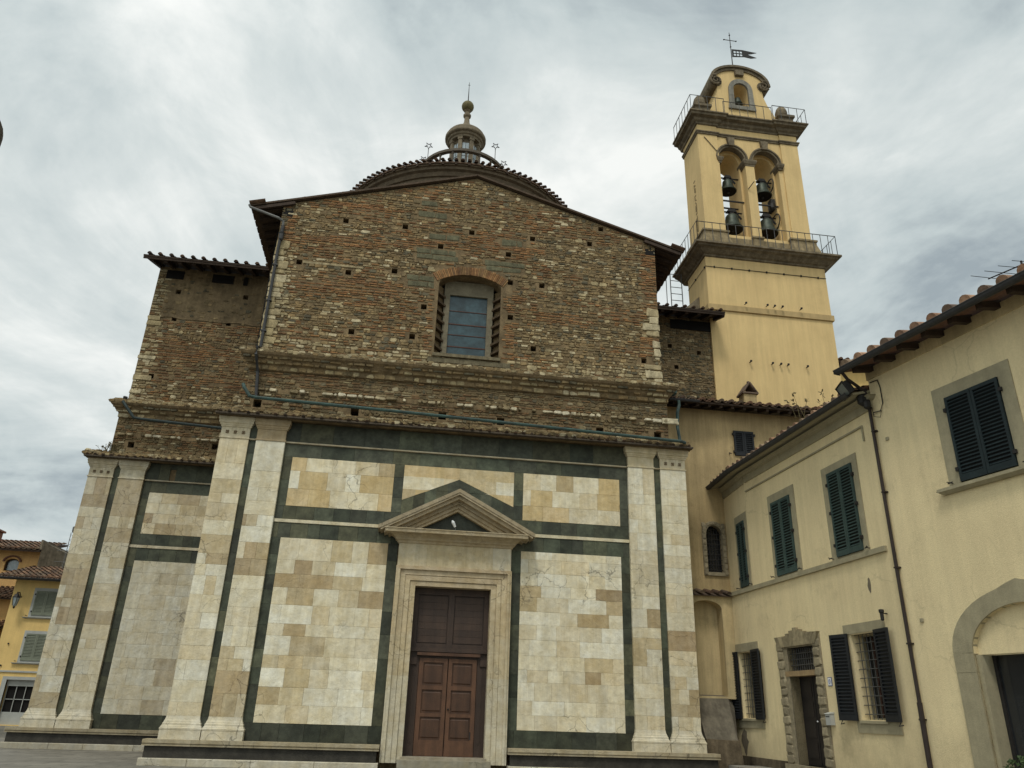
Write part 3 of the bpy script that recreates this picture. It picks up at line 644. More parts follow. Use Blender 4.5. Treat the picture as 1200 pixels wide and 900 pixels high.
for a, b in zip(zr, zr[1:]):
    cuts = sorted(set([-1.524, 1.524, 0.0] + [r.uniform(-1.3, 1.3) for _ in range(3)]))
    for x0, x1 in zip(cuts, cuts[1:]):
        f0, f1 = foot(x0), foot(x1)
        lo0, lo1 = max(a, f0), max(a, f1)
        if lo0 >= b and lo1 >= b: continue
        if f0 <= b and f1 <= b or True:
            poly = []
            n_ = 6
            for k in range(n_ + 1):
                x = x0 + (x1 - x0) * k / n_; poly.append((x, min(b, max(a, foot(x)))))
            poly2 = [(x0, b)] if poly[0][1] < b else []
            up = [(x1, b)] if poly[-1][1] < b else []
            P_ = [poly[0]]
            for q in poly[1:]:
                P_.append(q)
            P_ = P_ + up + poly2
            PP = []
            for q in P_:
                if not PP or (abs(q[0] - PP[-1][0]) + abs(q[1] - PP[-1][1])) > 1e-5: PP.append(q)
            # drop the collinear top run
            if len(PP) >= 3:
                p.plate(PP, [], Y0 - .006 + .0004 * int(10 * r.random()), Y0 + .04, marble_col(r, x0, a, 0, 0, .15, .6))
p.build('marble_panel', MARB, church)
# white string courses
st = MB()
class SB:
    def box(s, *a): m_ = MB(); m_.box(*a); m_.build('string_course', MARB, church)
    def mould(s, *a): m_ = MB(); m_.mould(*a); m_.build('string_course', MARB, church)
st = SB()
st.mould(-4.79, 4.79, Y0, [(0, 8.145), (.05, 8.15), (.055, 8.185), (0, 8.19)], Y0 + .03, (.46, .41, .30))
for sx in (-1, 1): st.box(*sorted((sx * 1.53, sx * 4.79)), Y0 - .02, Y0 + .03, 5.995, 6.08, (.62, .57, .42))
for sx in (-1, 1): st.mould(*sorted((sx * 5.57, sx * 5.73)), .05, [(0, 8.145), (.04, 8.15), (.045, 8.185), (0, 8.19)], .1, (.40, .36, .26))
# plinth: cap, dark band, white step
PLK = random.Random(9)
def plinth(x0, x1, yo, k=1.0):
    x = x0
    pc = MB()
    pc.box(x0 + .06, x1 - .06, yo - .22, yo + .12, .25, .70, (.045, .044, .04)); pc.build('dark_plinth', GREEN, church)
    cap_ = MB(); stp = MB()
    while x < x1 - 1e-3:
        ww = min(PLK.uniform(.7, 1.5), x1 - x); ww = x1 - x if x1 - x - ww < .4 else ww
        c = sc((.44, .385, .27), PLK.uniform(.85, 1.1) * k)
        cap_.box(x + .002, x + ww - .002, yo - .27, yo + .12, .725, .80, c); cap_.box(x + .004, x + ww - .004, yo - .25, yo + .1, .695, .724, sc(c, .8)); cap_.box(x + .003, x + ww - .003, yo - .285, yo + .1, .668, .694, sc(c, .9))
        stp.block(x, x + ww, .25, .42, yo - .36 , .3, sc((.52, .49, .40), PLK.uniform(.9, 1.08) * k), .015); x += ww
    cap_.build('plinth_cap', MARB, church); stp.build('plinth_step', MARB, church)
plinth(-6.86, -1.53, 0); plinth(1.53, 6.86, 0); plinth(-11.98, -6.9, TY, .8)
# wing cladding
gw = MB()
gc = lambda q, x, z: sc(green_col(q), .85)
vband(gw, wx + .7535, wx + .9457, .82, 8.72, TY + .055, .1, (.4, .8), r, gc)
X2 = wx + 1.7133
vband(gw, X2, X2 + .24, 1.196, 8.14, TY + Y0, .04, (.35, .6), r, gc)
hband(gw, X2, -6.3, .80, 1.196, TY + Y0, .04, (.4, .7), r, lambda q, x, z: sc(green_col(q), .6))
hband(gw, X2 + .24, -6.3, 5.596, 5.99, TY + Y0, .04, (.3, .55), r, gc); hband(gw, X2 + .24, -6.3, 6.085, 6.44, TY + Y0, .04, (.3, .55), r, gc)
hband(gw, X2 + .24, -6.3, 7.774, 8.14, TY + Y0, .04, (.5, .9), r, gc); hband(gw, X2, -9.16, 8.19, 8.75, TY + Y0, .04, (.5, .9), r, gc); hband(gw, -8.98, -6.3, 8.19, 8.75, TY + Y0, .04, (.5, .9), r, gc)
hband(gw, -9.16, -8.98, 8.58, 8.75, TY + Y0, .04, (.5, .9), r, gc)
st.mould(X2, -6.4, TY + Y0, [(0, 8.145), (.05, 8.15), (.055, 8.185), (0, 8.19)], TY + Y0 + .03, (.40, .36, .27))
st.box(X2, -6.4, TY + Y0 - .02, TY + Y0 + .03, 5.995, 6.08, (.5, .45, .33))
pan(X2 + .24, -6.4, 1.196, 5.596, lambda q, x, z: mixc(marble_col(q, x, z, 0, 0, .12), (.42, .41, .35), .55), y=TY + Y0 - .006)
pan(X2 + .24, -6.4, 6.44, 7.774, lambda q, x, z: sc(marble_col(q, x, z, .15, .12, .35, .2), .95), (.3, .36), (.4, .7), y=TY + Y0 - .006)

# --- portal
po = MB(); pcol = lambda k=1: sc(rnd.choice([(.55, .48, .34), (.58, .52, .38), (.50, .42, .28), (.54, .46, .31)]), k)
portal = MB()
# architrave frame: nested fascias stepping in towards the door
steps = [(1.51, 5.02, -.10), (1.46, 4.97, -.13), (1.40, 4.93, -.075), (1.26, 4.80, -.05), (1.24, 4.78, -.07), (1.13, 4.66, -.03), (1.11, 4.64, -.045), (.985, 4.53, None)]
for (xo, zo, y), (xi, zi, _) in zip(steps, steps[1:]):
    for sx in (-1, 1):
        zz = [.42, 1.3, 2.35, 3.3, 4.2, zi]
        rr = random.Random(31 if sx < 0 else 37); cols = [(.60, .56, .44), (.58, .53, .40), (.52, .45, .31), (.50, .42, .28), (.55, .47, .32)]
        for (z0, z1), c in zip(zip(zz, zz[1:]), cols): portal.box(*sorted((sx * xi, sx * xo)), y, .36, z0, z1, sc(c, rr.uniform(.93, 1.05)))
    portal.box(-xo, xo, y, .36, zi, zo, (.47, .39, .265))
for x0, x1, c in ((-1.49, -.75, (.56, .50, .36)), (-.75, .3, (.52, .45, .30)), (.3, 1.0, (.55, .48, .33)), (1.0, 1.49, (.60, .56, .44))): portal.box(x0 + .001, x1 - .001, -.06, .12, 5.022, 5.60, c)
portal.mould(-1.49, 1.49, -.06, [(0, 5.60), (.03, 5.61), (.05, 5.66), (.10, 5.69), (.11, 5.73), (.17, 5.78), (.22, 5.80), (.23, 5.82), (.38, 5.825), (.39, 5.90), (.41, 5.91), (.41, 5.93), (.36, 5.94)], .12, (.46, .385, .26))
pt = portal.build('portal', MARB, church)
pd = MB()
def rake(y, out, zlo, zhi, xo, col, sx):
    """raking member: slanted bar from the eave (xo) to the apex; zlo/zhi are heights of its edges at the apex"""
    sl = (7.04 - 5.97) / 2.02
    q = [(sx * xo, zlo - sl * xo), (0, zlo), (0, zhi), (sx * xo, zhi - sl * xo)]
    pd.plate(q, [], y, .11, col)
for sx in (-1, 1):
    for k, (y, zl, zh, xo) in enumerate(((-.46, 6.96, 7.06, 2.06), (-.44, 6.90, 6.96, 2.0), (-.36, 6.80, 6.90, 1.90), (-.22, 6.70, 6.80, 1.78), (-.15, 6.60, 6.70, 1.6), (-.10, 6.52, 6.60, 1.45))):
        rake(y, 0, zl, zh, xo, sc((.43, .36, .245), .82 + .09 * (k % 3)), sx)
pd.build('pediment', MARB, pt)
pd = MB(); pd.plate([(-1.5, 5.93), (1.5, 5.93), (0, 6.56)], [], .04, .11, (.05, .062, .055)); pd.build('pediment_panel', GREEN, pt)
pd = MB(); pd.box(-1.1, 1.1, -.40, .30, .30, .50, (.30, .28, .22)); pd.box(-1.02, 1.02, -.12, .34, .50, .56, (.34, .31, .25)); pd.build('threshold', MARB, pt)
# door
dr = MB(); up = (.056, .032, .020); lo = (.125, .058, .028)
dr.box(-.985, .985, .30, .36, .56, 4.53, sc(up, .8))
for xa, xb in ((-.98, -.86), (-.07, .07), (.86, .98)): dr.box(xa, xb, .25, .31, 3.05, 4.53, up)
for za, zb in ((3.05, 3.15), (4.36, 4.53)): dr.box(-.86, -.07, .255, .31, za, zb, up); dr.box(.07, .86, .255, .31, za, zb, up)
for xa, xb in ((-.86, -.07), (.07, .86)):
    for q in range(7): dr.box(xa + .03, xb - .03, .286 + .001 * (q % 3), .301, 3.18 + q * .165, 3.34 + q * .165, sc(up, (1.1, .95, 1.2)[q % 3]))
dr.box(-.985, .985, .20, .31, 2.95, 3.05, sc(up, 1.1)); dr.box(-.80, .80, .15, .24, 2.86, 2.93, sc(lo, .9)); dr.box(-.985, .985, .26, .31, 2.80, 2.95, up)
for sx in (-1, 1):
    dr.box(*sorted((sx * .985, sx * .90)), .235, .31, .56, 2.80, sc(up, .9)); dr.box(*sorted((sx * .90, sx * .74)), .25, .31, .56, 2.80, sc(up, 1.15)); dr.box(*sorted((sx * .87, sx * .78)), .238, .26, .85, 2.6, up)
    dr.box(*sorted((sx * .985, sx * .80)), .20, .26, 2.64, 2.80, sc(up, 1.2))
droot = dr.build('door', DOORW, pt)
for sx in (-1, 1):
    lf = MB(); X = lambda a: sx * a
    lf.box(*sorted((X(.01), X(.73))), .262, .30, .56, 2.80, sc(lo, .7))
    for a, b in ((.012, .11), (.62, .728)): lf.box(*sorted((X(a), X(b))), .225, .262, .565, 2.80, lo)
    for a, b in ((.57, .92), (1.44, 1.52), (2.06, 2.16), (2.70, 2.80)): lf.box(*sorted((X(.11), X(.62))), .228, .262, a, b, sc(lo, 1.05))
    for a, b in ((.92, 1.44), (1.52, 2.06), (2.16, 2.70)):
        lf.mould(*sorted((X(.16), X(.57))), .262, [(-.0, a + .04), (.015, a + .07), (.015, b - .07), (0, b - .04)], .265, sc(lo, .72))
    lf.build('door_leaf', DOORW, droot)
h_ = MB(); h_.lathe((.06, .20, 1.62), [(0, -.03), (.03, 0), (0, .03)], 8); h_.box(.615, .645, .215, .226, .95, 1.12); h_.build('door_handle', IRON, droot)

# --- roofs of the church
rf = MB(); ra = MB(); tr = MB()
sl = Vector((6.88, 0, 2.11)).normalized()
for sx in (-1, 1):
    s_ = Vector((-sx * sl.x, 0, sl.z))
    slab(rf, (sx * 6.90, -.02, 15.70), (0, 1, 0), s_, 11.3, 7.21, .06, down=.02)
    tile_course(tr, (sx * 6.90, .02, 15.70), (0, 1, 0), s_, 9.4, .8, rnd, sp=.36, tint=.7, r=.08)
    tile_course(tr, (sx * 6.90, .0, 15.70), (0, 1, 0), s_, .36, 7.1, rnd, sp=.36, tint=.7, r=.08, pans=False)
    for k in range(24):                      # rafters under the side eaves
        y = .15 + k * .42; ra = MB()
        a = Vector((sx * 6.72, y, 15.62)); slab(ra, a, (0, 1, 0), s_, .11, 1.6, .10, down=.0); ra.build('rafter', WOOD, church)
    ra = MB(); slab(ra, (sx * 6.80, -.01, 15.60), (0, 1, 0), s_, .09, 1.25, .10, down=.0); ra.build('barge_board', WOOD, church)
rb = rf.build('roof', mk('brown_roof_board', (.095, .065, .042), .9, .4, 5), church)
# wing roofs: eaves facing the square, ridge along X
rf = MB(); ra = MB()
for x0, x1, seed in ((-11.25, -6.86, 1), (6.86, 10.05, 2)):
    rf = MB()
    s_ = Vector((0, 7.5, 2.3)).normalized()
    slab(rf, (x0, 4.06, 15.96), (1, 0, 0), s_, x1 - x0, 7.9, .07)
    tile_course(tr, (x0, 4.07, 15.955), (1, 0, 0), s_, x1 - x0, 1.3, rnd, sp=.345, r=.078, tint=.42, pans=False)
    s2 = Vector((0, -7.5, 2.3)).normalized()
    slab(rf, (x0, 19.1, 15.96), (1, 0, 0), s2, x1 - x0, 7.9, .07)
    slab(rf, (x0, 4.09, 15.88), (1, 0, 0), s_, x1 - x0, .05, .06); rf.build('roof', WOOD, church)
    k = x0 + .2
    while k < x1:
        ra = MB(); slab(ra, (k, 4.16, 15.88), (1, 0, 0), s_, .12, 1.3, .12, down=0); ra.build('rafter', WOOD, church); k += .48
tr.build('roof_tiles', TILE, church)
# black boxes stand for the shade in rafter pockets atop the wing wall
for a, b in ((-10.7, -10.1), (-9.1, -8.35), (-8.0, -7.85), (-7.0, -6.6)): pk = MB(); pk.box(a, b, TY - .035, TY, 15.62, 15.95); pk.build('rafter_pocket_shade', DARK, church)
for a, b in ((6.6, 7.4), (8.2, 9.9)): pk = MB(); pk.box(a, b, TY - .035, TY, 15.55, 15.95); pk.build('rafter_pocket_shade', DARK, church)
for sx in (-1, 1): pk = MB(); pk.box(*sorted((sx * 5.62, sx * 5.945)), .086, .15, 15.45, 15.74); pk.build('rafter_pocket_shade', DARK, church)  # black box in place of the shaded notch under each gable corner
# --- drum, conical dome roof, lantern
DC = (0, 11.6, 0)
d_ = MB(); d_.lathe(DC, [(5.2, 17.0), (5.2, 22.3), (5.34, 22.32), (5.34, 22.5), (5.42, 22.52), (5.48, 22.7), (5.60, 22.75), (5.62, 22.86), (5.70, 22.88), (5.70, 22.93), (.2, 22.95)], 72)
drum = d_.build('drum', mk('drum_stone', (.15, .115, .075), .9, .35, 4, .5, 30), church)
cn = MB(); cn.lathe(DC, [(5.76, 22.94), (5.76, 23.0), (1.95, 25.15), (.3, 25.2)], 72); dome = cn.build('dome_roof', mk('dome_tile_bed', (.16, .105, .07), .9, .4, 6), church)
dt = MB(); nT = 128
for i in range(nT):
    a = 2 * PI * i / nT; ca, sa = math.cos(a), math.sin(a)
    rad = Vector((-ca, -sa, 0)); us = Vector((-ca * 3.81, -sa * 3.81, 2.15)).normalized(); ux = Vector((-sa, ca, 0))
    for k in range(5):
        P0 = Vector((ca * 5.82, 11.6 + sa * 5.82, 23.0)) + us * (k * .42); r0 = .088 * (1 - .05 * k)
        nn = ux.cross(us); nn = nn if nn.z > 0 else -nn
        pts = []
        for c, rr in ((P0 + nn * .03, r0), (P0 + us * .46, r0 * .8)): pts += [c + ux * rr * math.cos(PI * q / 5) + nn * rr * math.sin(PI * q / 5) for q in range(6)]
        dt.add(pts, [(q, q + 1, 7 + q, 6 + q) for q in range(5)] + [tuple(range(6))], sc(rnd.choice(TCOL), .5 * rnd.uniform(.7, 1.2)))
    c = Vector((ca * 5.72, 11.6 + sa * 5.72, 22.92)); 
    if i % 2 == 0: dt.hexa([c + ux * x + rad * y + Vector((0, 0, z)) for z in (-.05, .04) for x, y in ((-.05, -.04), (.05, -.04), (.05, .2), (-.05, .2))], (.10, .07, .05))
dt.build('roof_tiles', TILE, dome)
STD = mk('lantern_stone', (.235, .19, .125), .85, .35, 5, .4, 30, streak=.25)
ln = MB(); ln.lathe(DC, [(.90, 25.0), (.90, 25.9), (.62, 25.95), (.62, 28.68), (.84, 28.70), (.86, 28.80), (.92, 28.83), (.95, 28.93), (1.04, 28.97), (1.07, 29.02), (1.07, 29.16), (1.0, 29.22), (.99, 29.32), (.93, 29.40), (.76, 29.55), (.56, 29.66), (.44, 29.74), (.36, 29.88), (.27, 29.98), (.20, 30.14), (.15, 30.3), (.13, 30.6), (.20, 30.68), (.21, 30.78), (.14, 30.85), (.12, 31.0), (.20, 31.08), (.05, 31.1)], 32)
lr = ln.build('lantern', STD, church, smooth=False)
for k in range(8):
    a = 2 * PI * (k + .5) / 8 - PI / 2
    p = MB(Matrix.Translation((0, 11.6, 0)) @ Matrix.Rotation(a, 4, 'Z')); p.box(.60, .80, -.10, .10, 26.1, 28.54); p.box(.58, .83, -.13, .13, 28.54, 28.698); p.box(.6, .87, -.12, .12, 26.1, 26.2); p.build('column', STD, lr)
    a = 2 * PI * k / 8 - PI / 2
    p = MB(Matrix.Translation((0, 11.6, 0)) @ Matrix.Rotation(a, 4, 'Z')); p.box(.60, .66, -.17, .17, 26.35, 28.4)
    pn = p.build('glass_pane', GLSL, lr)
    if k % 2 == 0:
        pass
    b = MB(Matrix.Translation((0, 11.6, 0)) @ Matrix.Rotation(a, 4, 'Z')); b.box(.66, .675, -.008, .008, 26.35, 28.4)
    for z in (26.75, 27.15, 27.55): b.box(.662, .673, -.17, .17, z, z + .015)
    b.build('window_bar', IRON, lr)
b_ = MB(); b_.lathe((0, 11.6, 31.38), [(.33 * math.sin(PI * i / 12), -.33 * math.cos(PI * i / 12)) for i in range(1, 12)], 20); b_.build('ball', mk('lichen_ball', (.16, .135, .06), .8, .4, 6), lr, smooth=True)
b_ = MB(); b_.tube([(0, 11.6, 31.6), (0, 11.6, 33.1)], [.035, .012]); b_.box(-.06, .06, 11.59, 11.61, 32.9, 32.92); b_.build('spike', IRON, lr)
wk = MB(); wk.lathe(DC, [(1.75, 25.0), (2.28, 25.05), (2.28, 25.40), (2.20, 25.45), (1.7, 25.5)], 40)
for k in range(20):
    a = 2 * PI * k / 20; wk.lathe((2.12 * math.cos(a), 11.6 + 2.12 * math.sin(a), 0), [(.07, 25.45), (.07, 25.55), (.045, 25.6), (.045, 26.45), (.075, 26.5), (.075, 26.58)], 6)
n = 40
for i in range(n):
    a0, a1 = 2 * PI * i / n, 2 * PI * (i + 1) / n
    P = lambda a, R, z: (R * math.cos(a), 11.6 + R * math.sin(a), z)
    wk.hexa([P(a0, 2.03, 26.58), P(a1, 2.03, 26.58), P(a1, 2.23, 26.58), P(a0, 2.23, 26.58), P(a0, 2.03, 26.72), P(a1, 2.03, 26.72), P(a1, 2.23, 26.72), P(a0, 2.23, 26.72)])
wk.build('walkway_balustrade', mk('balustrade_stone', (.12, .10, .075), .9, .3, 5, .4, 30), dome)
for (sx_, sy_, h) in ((-1.86, 10.45, .62), (1.45, 10.0, .72), (-2.08, 10.95, .15), (1.95, 10.55, .15), (-2.0, 12.4, .5), (2.0, 12.5, .5)):
    s_ = MB(); z = 26.72
    s_.tube([(sx_, sy_, z), (sx_, sy_, z + h)], .018)
    c = Vector((sx_, sy_, z + h + .16)); ps = []
    for k in range(10):
        a = PI / 2 + PI / 5 * k + PI / 5; R_ = .19 if k % 2 == 0 else .08
        ps.append((c.x + R_ * math.cos(a), c.y, c.z + R_ * math.sin(a)))
    s_.tube(ps, .024, 5, closed=True)
    for k in range(0, 10, 2): s_.lathe(ps[k], [(0, -.03), (.03, 0), (0, .03)], 6)
    s_.build('star_finial', IRON, dome)
# --- pipes and gutters of the church
g_ = MB(); g_.tube([(-6.92, -.05, 15.62), (-6.88, -.05, 15.54), (-5.98, -.10, 15.22), (-5.84, -.04, 15.15), (-5.83, -.02, 14.9)], .04, 8); g_.build('downpipe', LEADL, church)
g_ = MB(); g_.tube([(-5.83, -.02, 15.0), (-5.86, -.02, 14.2), (-5.86, -.02, 10.9), (-5.86, -.42, 10.72), (-5.86, -.42, 10.5), (-5.80, -.12, 10.1), (-5.72, -.12, 9.3)], [.055, .045, .045, .045, .045, .045, .045], 8)
g_.lathe((-5.83, -.03, 14.6), [(.05, -.12), (.07, -.08), (.07, .1), (.09, .14), (.05, .16)], 8)
for z in (13.6, 12.4, 11.4): g_.box(-5.93, -5.79, -.07, .10, z, z + .04)
g_.build('downpipe', LEAD, church)
g_ = MB(); g_.tube([(-6.08, -.30, 9.62), (-6.02, -.36, 9.5), (-5.84, -.38, 9.26), (-5.66, -.38, 9.23), (-2, -.38, 9.15), (2.32, -.38, 9.03), (6.30, -.38, 8.91), (6.42, -.36, 8.88)], .048, 8); g_.build('gutter_pipe', COPP, church)
g_ = MB(); g_.tube([(-10.98, 4.72, 10.66), (-10.8, 4.66, 10.45), (-10.5, 4.66, 10.1), (-10.2, 4.66, 10.07), (-6.3, 4.66, 9.9)], .05, 8); g_.build('gutter_pipe', mk('dark_copper', (.03, .045, .042), .7, .5, 3), church)
g_ = MB(); g_.tube([(-11.05, 5.0, 10.72), (-11.0, 4.9, 10.9)], .07, 8); g_.build('pipe_outlet', LEAD, church)
# weeds on the capital of the wing
def weeds(name, label, base, n, h, spread, seed, mat=WEED, cat='weeds'):
    r = random.Random(seed); w_ = MB()
    for i in range(n):
        x = base[0] + r.uniform(-spread, spread); y = base[1] + r.uniform(-.1, .1); z = base[2]
        dx, dy = r.uniform(-.5, .5) * h, r.uniform(-.3, .3) * h; hh = h * r.uniform(.5, 1.1)
        p0 = Vector((x, y, z)); p1 = p0 + Vector((dx * .4, dy * .4, hh * .6)); p2 = p0 + Vector((dx, dy, hh))
        w_.tube([p0, p1, p2], [.007, .006, .004], 4)
        for k in range(5):
            t = r.uniform(.4, 1); c = p1.lerp(p2, t); d = Vector((r.uniform(-1, 1), r.uniform(-1, 1), r.uniform(-.2, 1))).normalized() * h * .16
            e_ = Vector((r.uniform(-1, 1), r.uniform(-1, 1), r.uniform(-1, 1))).normalized() * h * .05
            w_.add([c, c + d * .5 + e_, c + d, c + d * .5 - e_], [(0, 1, 2, 3)])
    o = w_.build(name, mat, loc=base); tag(o, label, cat); return o
weeds('weed_clump', 'dry grey weeds on top of the left wing capital', (-11.1, 5.0, 8.93), 34, .34, .28, 3)
weeds('weed_clump', 'thin dry weeds sprouting from low house roof before the tower', (8.15, -4.4, 8.26), 9, .62, .5, 5)
# small white spotlight on the pediment
s = thing('spotlight', 'small white spotlight standing on the door pediment ledge', 'spotlight', (-.1, -.35, 5.94))
m = MB(); m.tube([(-.06, -.35, 5.94), (-.06, -.35, 6.03), (-.09, -.37, 6.06)], .012, 6); m.build('stem', LEADL, s)
m = MB(); m.tube([(-.07, -.36, 6.04), (-.13, -.40, 6.15), (-.16, -.42, 6.19)], [.03, .045, .02], 10); m.build('lamp_head', WHITE, s)

# ================================================================== BELL TOWER
tower = thing('bell_tower', 'ochre stucco bell tower with two open arches and iron balconies', 'bell tower', (12.4, 6, 0.262))
TX0, TX1, TF, TB = 9.83, 15.03, 5.0, 7.0
t_ = MB(); t_.box(TX0, TX1, TF, TB, .3, 19.05); t_.build('shaft', TOWR, tower)
t_ = MB(); t_.mould(TX0, TX1, TF, [(0, 16.50), (.07, 16.52), (.07, 16.76), (.0, 16.80)], TB); t_.build('string_band', TOWD, tower)
t_ = MB(); t_.mould(TX0, TX1, TF, [(0, 18.98), (.06, 19.0), (.08, 19.06), (.16, 19.10), (.30, 19.22), (.42, 19.27), (.45, 19.33), (.54, 19.34), (.54, 19.42), (.3, 19.44)], TB + .4); t_.build('ledge', CORN, tower)
t_ = MB(); t_.tube([(TX0 - .02, TB, 18.52), (TX0 - .02, TF - .02, 18.52), (TX1, TF - .02, 18.52)], .012, 5)
for k in range(7): t_.lathe((TX0 + .35 + k * .75, TF - .02, 18.52), [(0, -.05), (.04, -.03), (.04, .03), (0, .05)], 6)
for k in range(2): t_.lathe((TX0 - .02, TF + .1 + k * 1.0, 18.52), [(0, -.05), (.04, -.03), (.04, .03), (0, .05)], 6)
t_.build('cable', IRON, tower)
for row, xs in ((16.87, (11.31, 12.21, 12.52, 12.85, 13.65)), (14.34, (11.30, 12.19, 12.53, 12.83, 13.63))):
    for x in xs:
        h_ = MB(); y0 = TF - (.07 if row > 15 else 0); h_.tube([(x, y0 + .02, row), (x, y0 - .12, row - .02), (x - .03, y0 - .14, row - .06)], .018, 6); h_.lathe((x, y0 - .13, row), [(0, -.05), (.045, -.02), (.045, .03), (0, .05)], 8); h_.build('hook', IRON, tower)
# bell stage: two bays
BX0, BX1, BF = 10.0, 14.70, 5.12
lb = arch(10.93, 12.06, 19.5, 24.45, 25.08, 14); rb_ = arch(12.53, 13.66, 19.5, 24.45, 25.08, 14)
t_ = MB(); t_.plate(rect(BX0 + .02, BX1 - .02, 19.42, 26.1), [arch(11.03, 12.0, 20.32, 24.35, 24.9, 14), arch(12.6, 13.57, 20.32, 24.35, 24.9, 14)], BF + .42, TB - .2)
t_.plate(rect(BX0 + .02, BX1 - .02, 19.42, 26.1), [arch(10.92, 12.10, 20.32, 24.40, 25.02, 14), arch(12.49, 13.67, 20.32, 24.40, 25.02, 14)], BF + .06, BF + .421)
t_.build('bell_stage', TOWR, tower)
for a, b in ((BX0, 10.90), (13.88, BX1)):
    t_ = MB(); t_.box(a, b, BF, TB - .15, 19.42, 26.06); t_.build('pilaster', TOWR, tower)
t_ = MB(); t_.box(12.093, 12.497, BF + .0, BF + .35, 20.3, 24.15); t_.build('pier', TOWR, tower)
t_ = MB()
for a, b in ((12.08, 12.51), (13.66, 13.80), (10.89, 10.98)): t_.mould(a, b, BF + .0, [(.0, 24.02), (.02, 24.03), (.02, 24.09), (.06, 24.13), (.10, 24.24), (.10, 24.32), (.02, 24.34)], BF + .6)
t_.build('impost', CORN, tower)
def archivolt(mb, cx, zs, r0, r1, rise, y0, y1, a0=0, a1=180, n=16):
    for i in range(n):
        t0 = math.radians(a0 + (a1 - a0) * i / n); t1 = math.radians(a0 + (a1 - a0) * (i + 1) / n)
        q = [(cx + R * math.cos(t), y, zs + R * rise * math.sin(t)) for y in (y0, y1) for R, t in ((r0, t0), (r1, t0), (r1, t1), (r0, t1))]
        mb.add(q, [(0, 1, 2, 3), (4, 5, 6, 7), (0, 1, 5, 4), (2, 3, 7, 6), (1, 2, 6, 5), (3, 0, 4, 7)])
t_ = MB()
for cx in (11.51, 13.08):
    archivolt(t_, cx, 24.36, .585, .68, 1.07, BF + .02, BF + .3); archivolt(t_, cx, 24.36, .68, .74, 1.05, BF - .03, BF + .2)
    t_.hexa([(cx - .12, BF - .08, 25.02), (cx + .12, BF - .08, 25.02), (cx + .12, BF + .2, 25.02), (cx - .12, BF + .2, 25.02), (cx - .18, BF - .08, 25.45), (cx + .18, BF - .08, 25.45), (cx + .18, BF + .2, 25.45), (cx - .18, BF + .2, 25.45)])
t_.build('archivolt', CORN, tower)
# string and cornice with breaks over the pilasters
t_ = MB()
for a, b, o in ((BX0, 10.90, 0), (13.88, BX1, 0), (10.96, 13.82, .06)):
    y = BF + o
    t_.mould(a, b, y, [(0, 25.50), (.05, 25.52), (.05, 25.58), (.09, 25.61), (.09, 25.66), (0, 25.67)], TB - .1)
prof = [(0, 26.02), (.06, 26.04), (.07, 26.12), (.16, 26.18), (.20, 26.28), (.36, 26.32), (.38, 26.42), (.44, 26.44), (.44, 26.50), (.1, 26.54)]
for a, b, o in ((BX0, 10.90, 0), (13.88, BX1, 0)): t_.mould(a, b, BF + o, [(p, z + .003) for p, z in prof], TB + .05)
t_.mould(10.4, 14.3, BF + .08, prof, TB + .0); t_.build('cornice', CORN, tower)
t_ = MB(); t_.box(BX0 + .01, BX1 - .01, BF + .07, TB - .12, 25.6, 26.3); t_.build('frieze', TOWR, tower)
t_ = MB(Matrix(((0, 1, 0, BX0), (-1, 0, 0, 0), (0, 0, 1, 0), (0, 0, 0, 1)))); rr = random.Random(6)
for k in range(34):
    for q in range(2):
        if rr.random() < .8: t_.stone(-5.98 + q * .1, -5.89 + q * .1, 20.6 + k * .085, 20.67 + k * .085, -.012 if False else .0, .012, (.30, .24, .14), rr, .1)
t_.build('brick_strip', RUB, tower)
t_ = MB(); t_.tube([(10.28, BF - .03, 25.35), (10.82, BF - .03, 24.62)], .016, 5); t_.build('tie_bar', IRON, tower)
# parapet blocks at the foot of the arches
t_ = MB()
for a, b in ((9.86, 10.95), (13.72, 14.86)): t_.mould(a + .12, b - .12, BF - .0, [(.24, 19.42), (.22, 19.75), (.12, 20.15), (.12, 20.28), (.16, 20.30), (.16, 20.38), (0, 20.40)], TB - .1)
t_.box(10.95, 13.72, BF + .02, BF + .5, 19.42, 20.16); t_.mould(12.12, 12.47, BF, [(.05, 19.42), (.05, 20.2), (.09, 20.22), (.09, 20.3), (0, 20.31)], BF + .4)
t_.build('parapet', mk('parapet_stone', (.33, .255, .14), .9, .35, 3, .5, 30, streak=.4), tower)
# attic with scrolls
AX, AF, AB = 12.37, 5.36, 6.5
def attic_outline():
    L_ = [(2.0, 26.5), (1.80, 26.9), (1.52, 27.4), (1.28, 27.9), (1.12, 28.4), (1.10, 28.7), (1.24, 28.95)]
    topn = 14; arc = [(1.32 * math.cos(PI * i / topn), 29.02 + .92 * math.sin(PI * i / topn)) for i in range(1, topn)]
    return [(AX + x, z) for x, z in L_] + [(AX + x, z) for x, z in arc] + [(AX - x, z) for x, z in reversed(L_)]
nich = arch(AX - .36, AX + .36, 27.62, 28.62, 29.0, 12)
t_ = MB(); t_.plate(attic_outline(), [nich], AF, AB); t_.build('attic', TOWR, tower)
t_ = MB(); n = 18
for i in range(n):        # curved hood
    t0, t1 = PI * i / n, PI * (i + 1) / n
    P = lambda t, k, y: (AX + (1.36 + k) * math.cos(t), y, 29.10 + (.86 + k) * math.sin(t))
    for k0, k1, yy in ((-.16, -.02, AF - .06), (-.02, .10, AF - .14)):
        t_.hexa([P(t0, k0, yy), P(t1, k0, yy), P(t1, k0, AB + .1), P(t0, k0, AB + .1), P(t0, k1, yy), P(t1, k1, yy), P(t1, k1, AB + .1), P(t0, k1, AB + .1)])
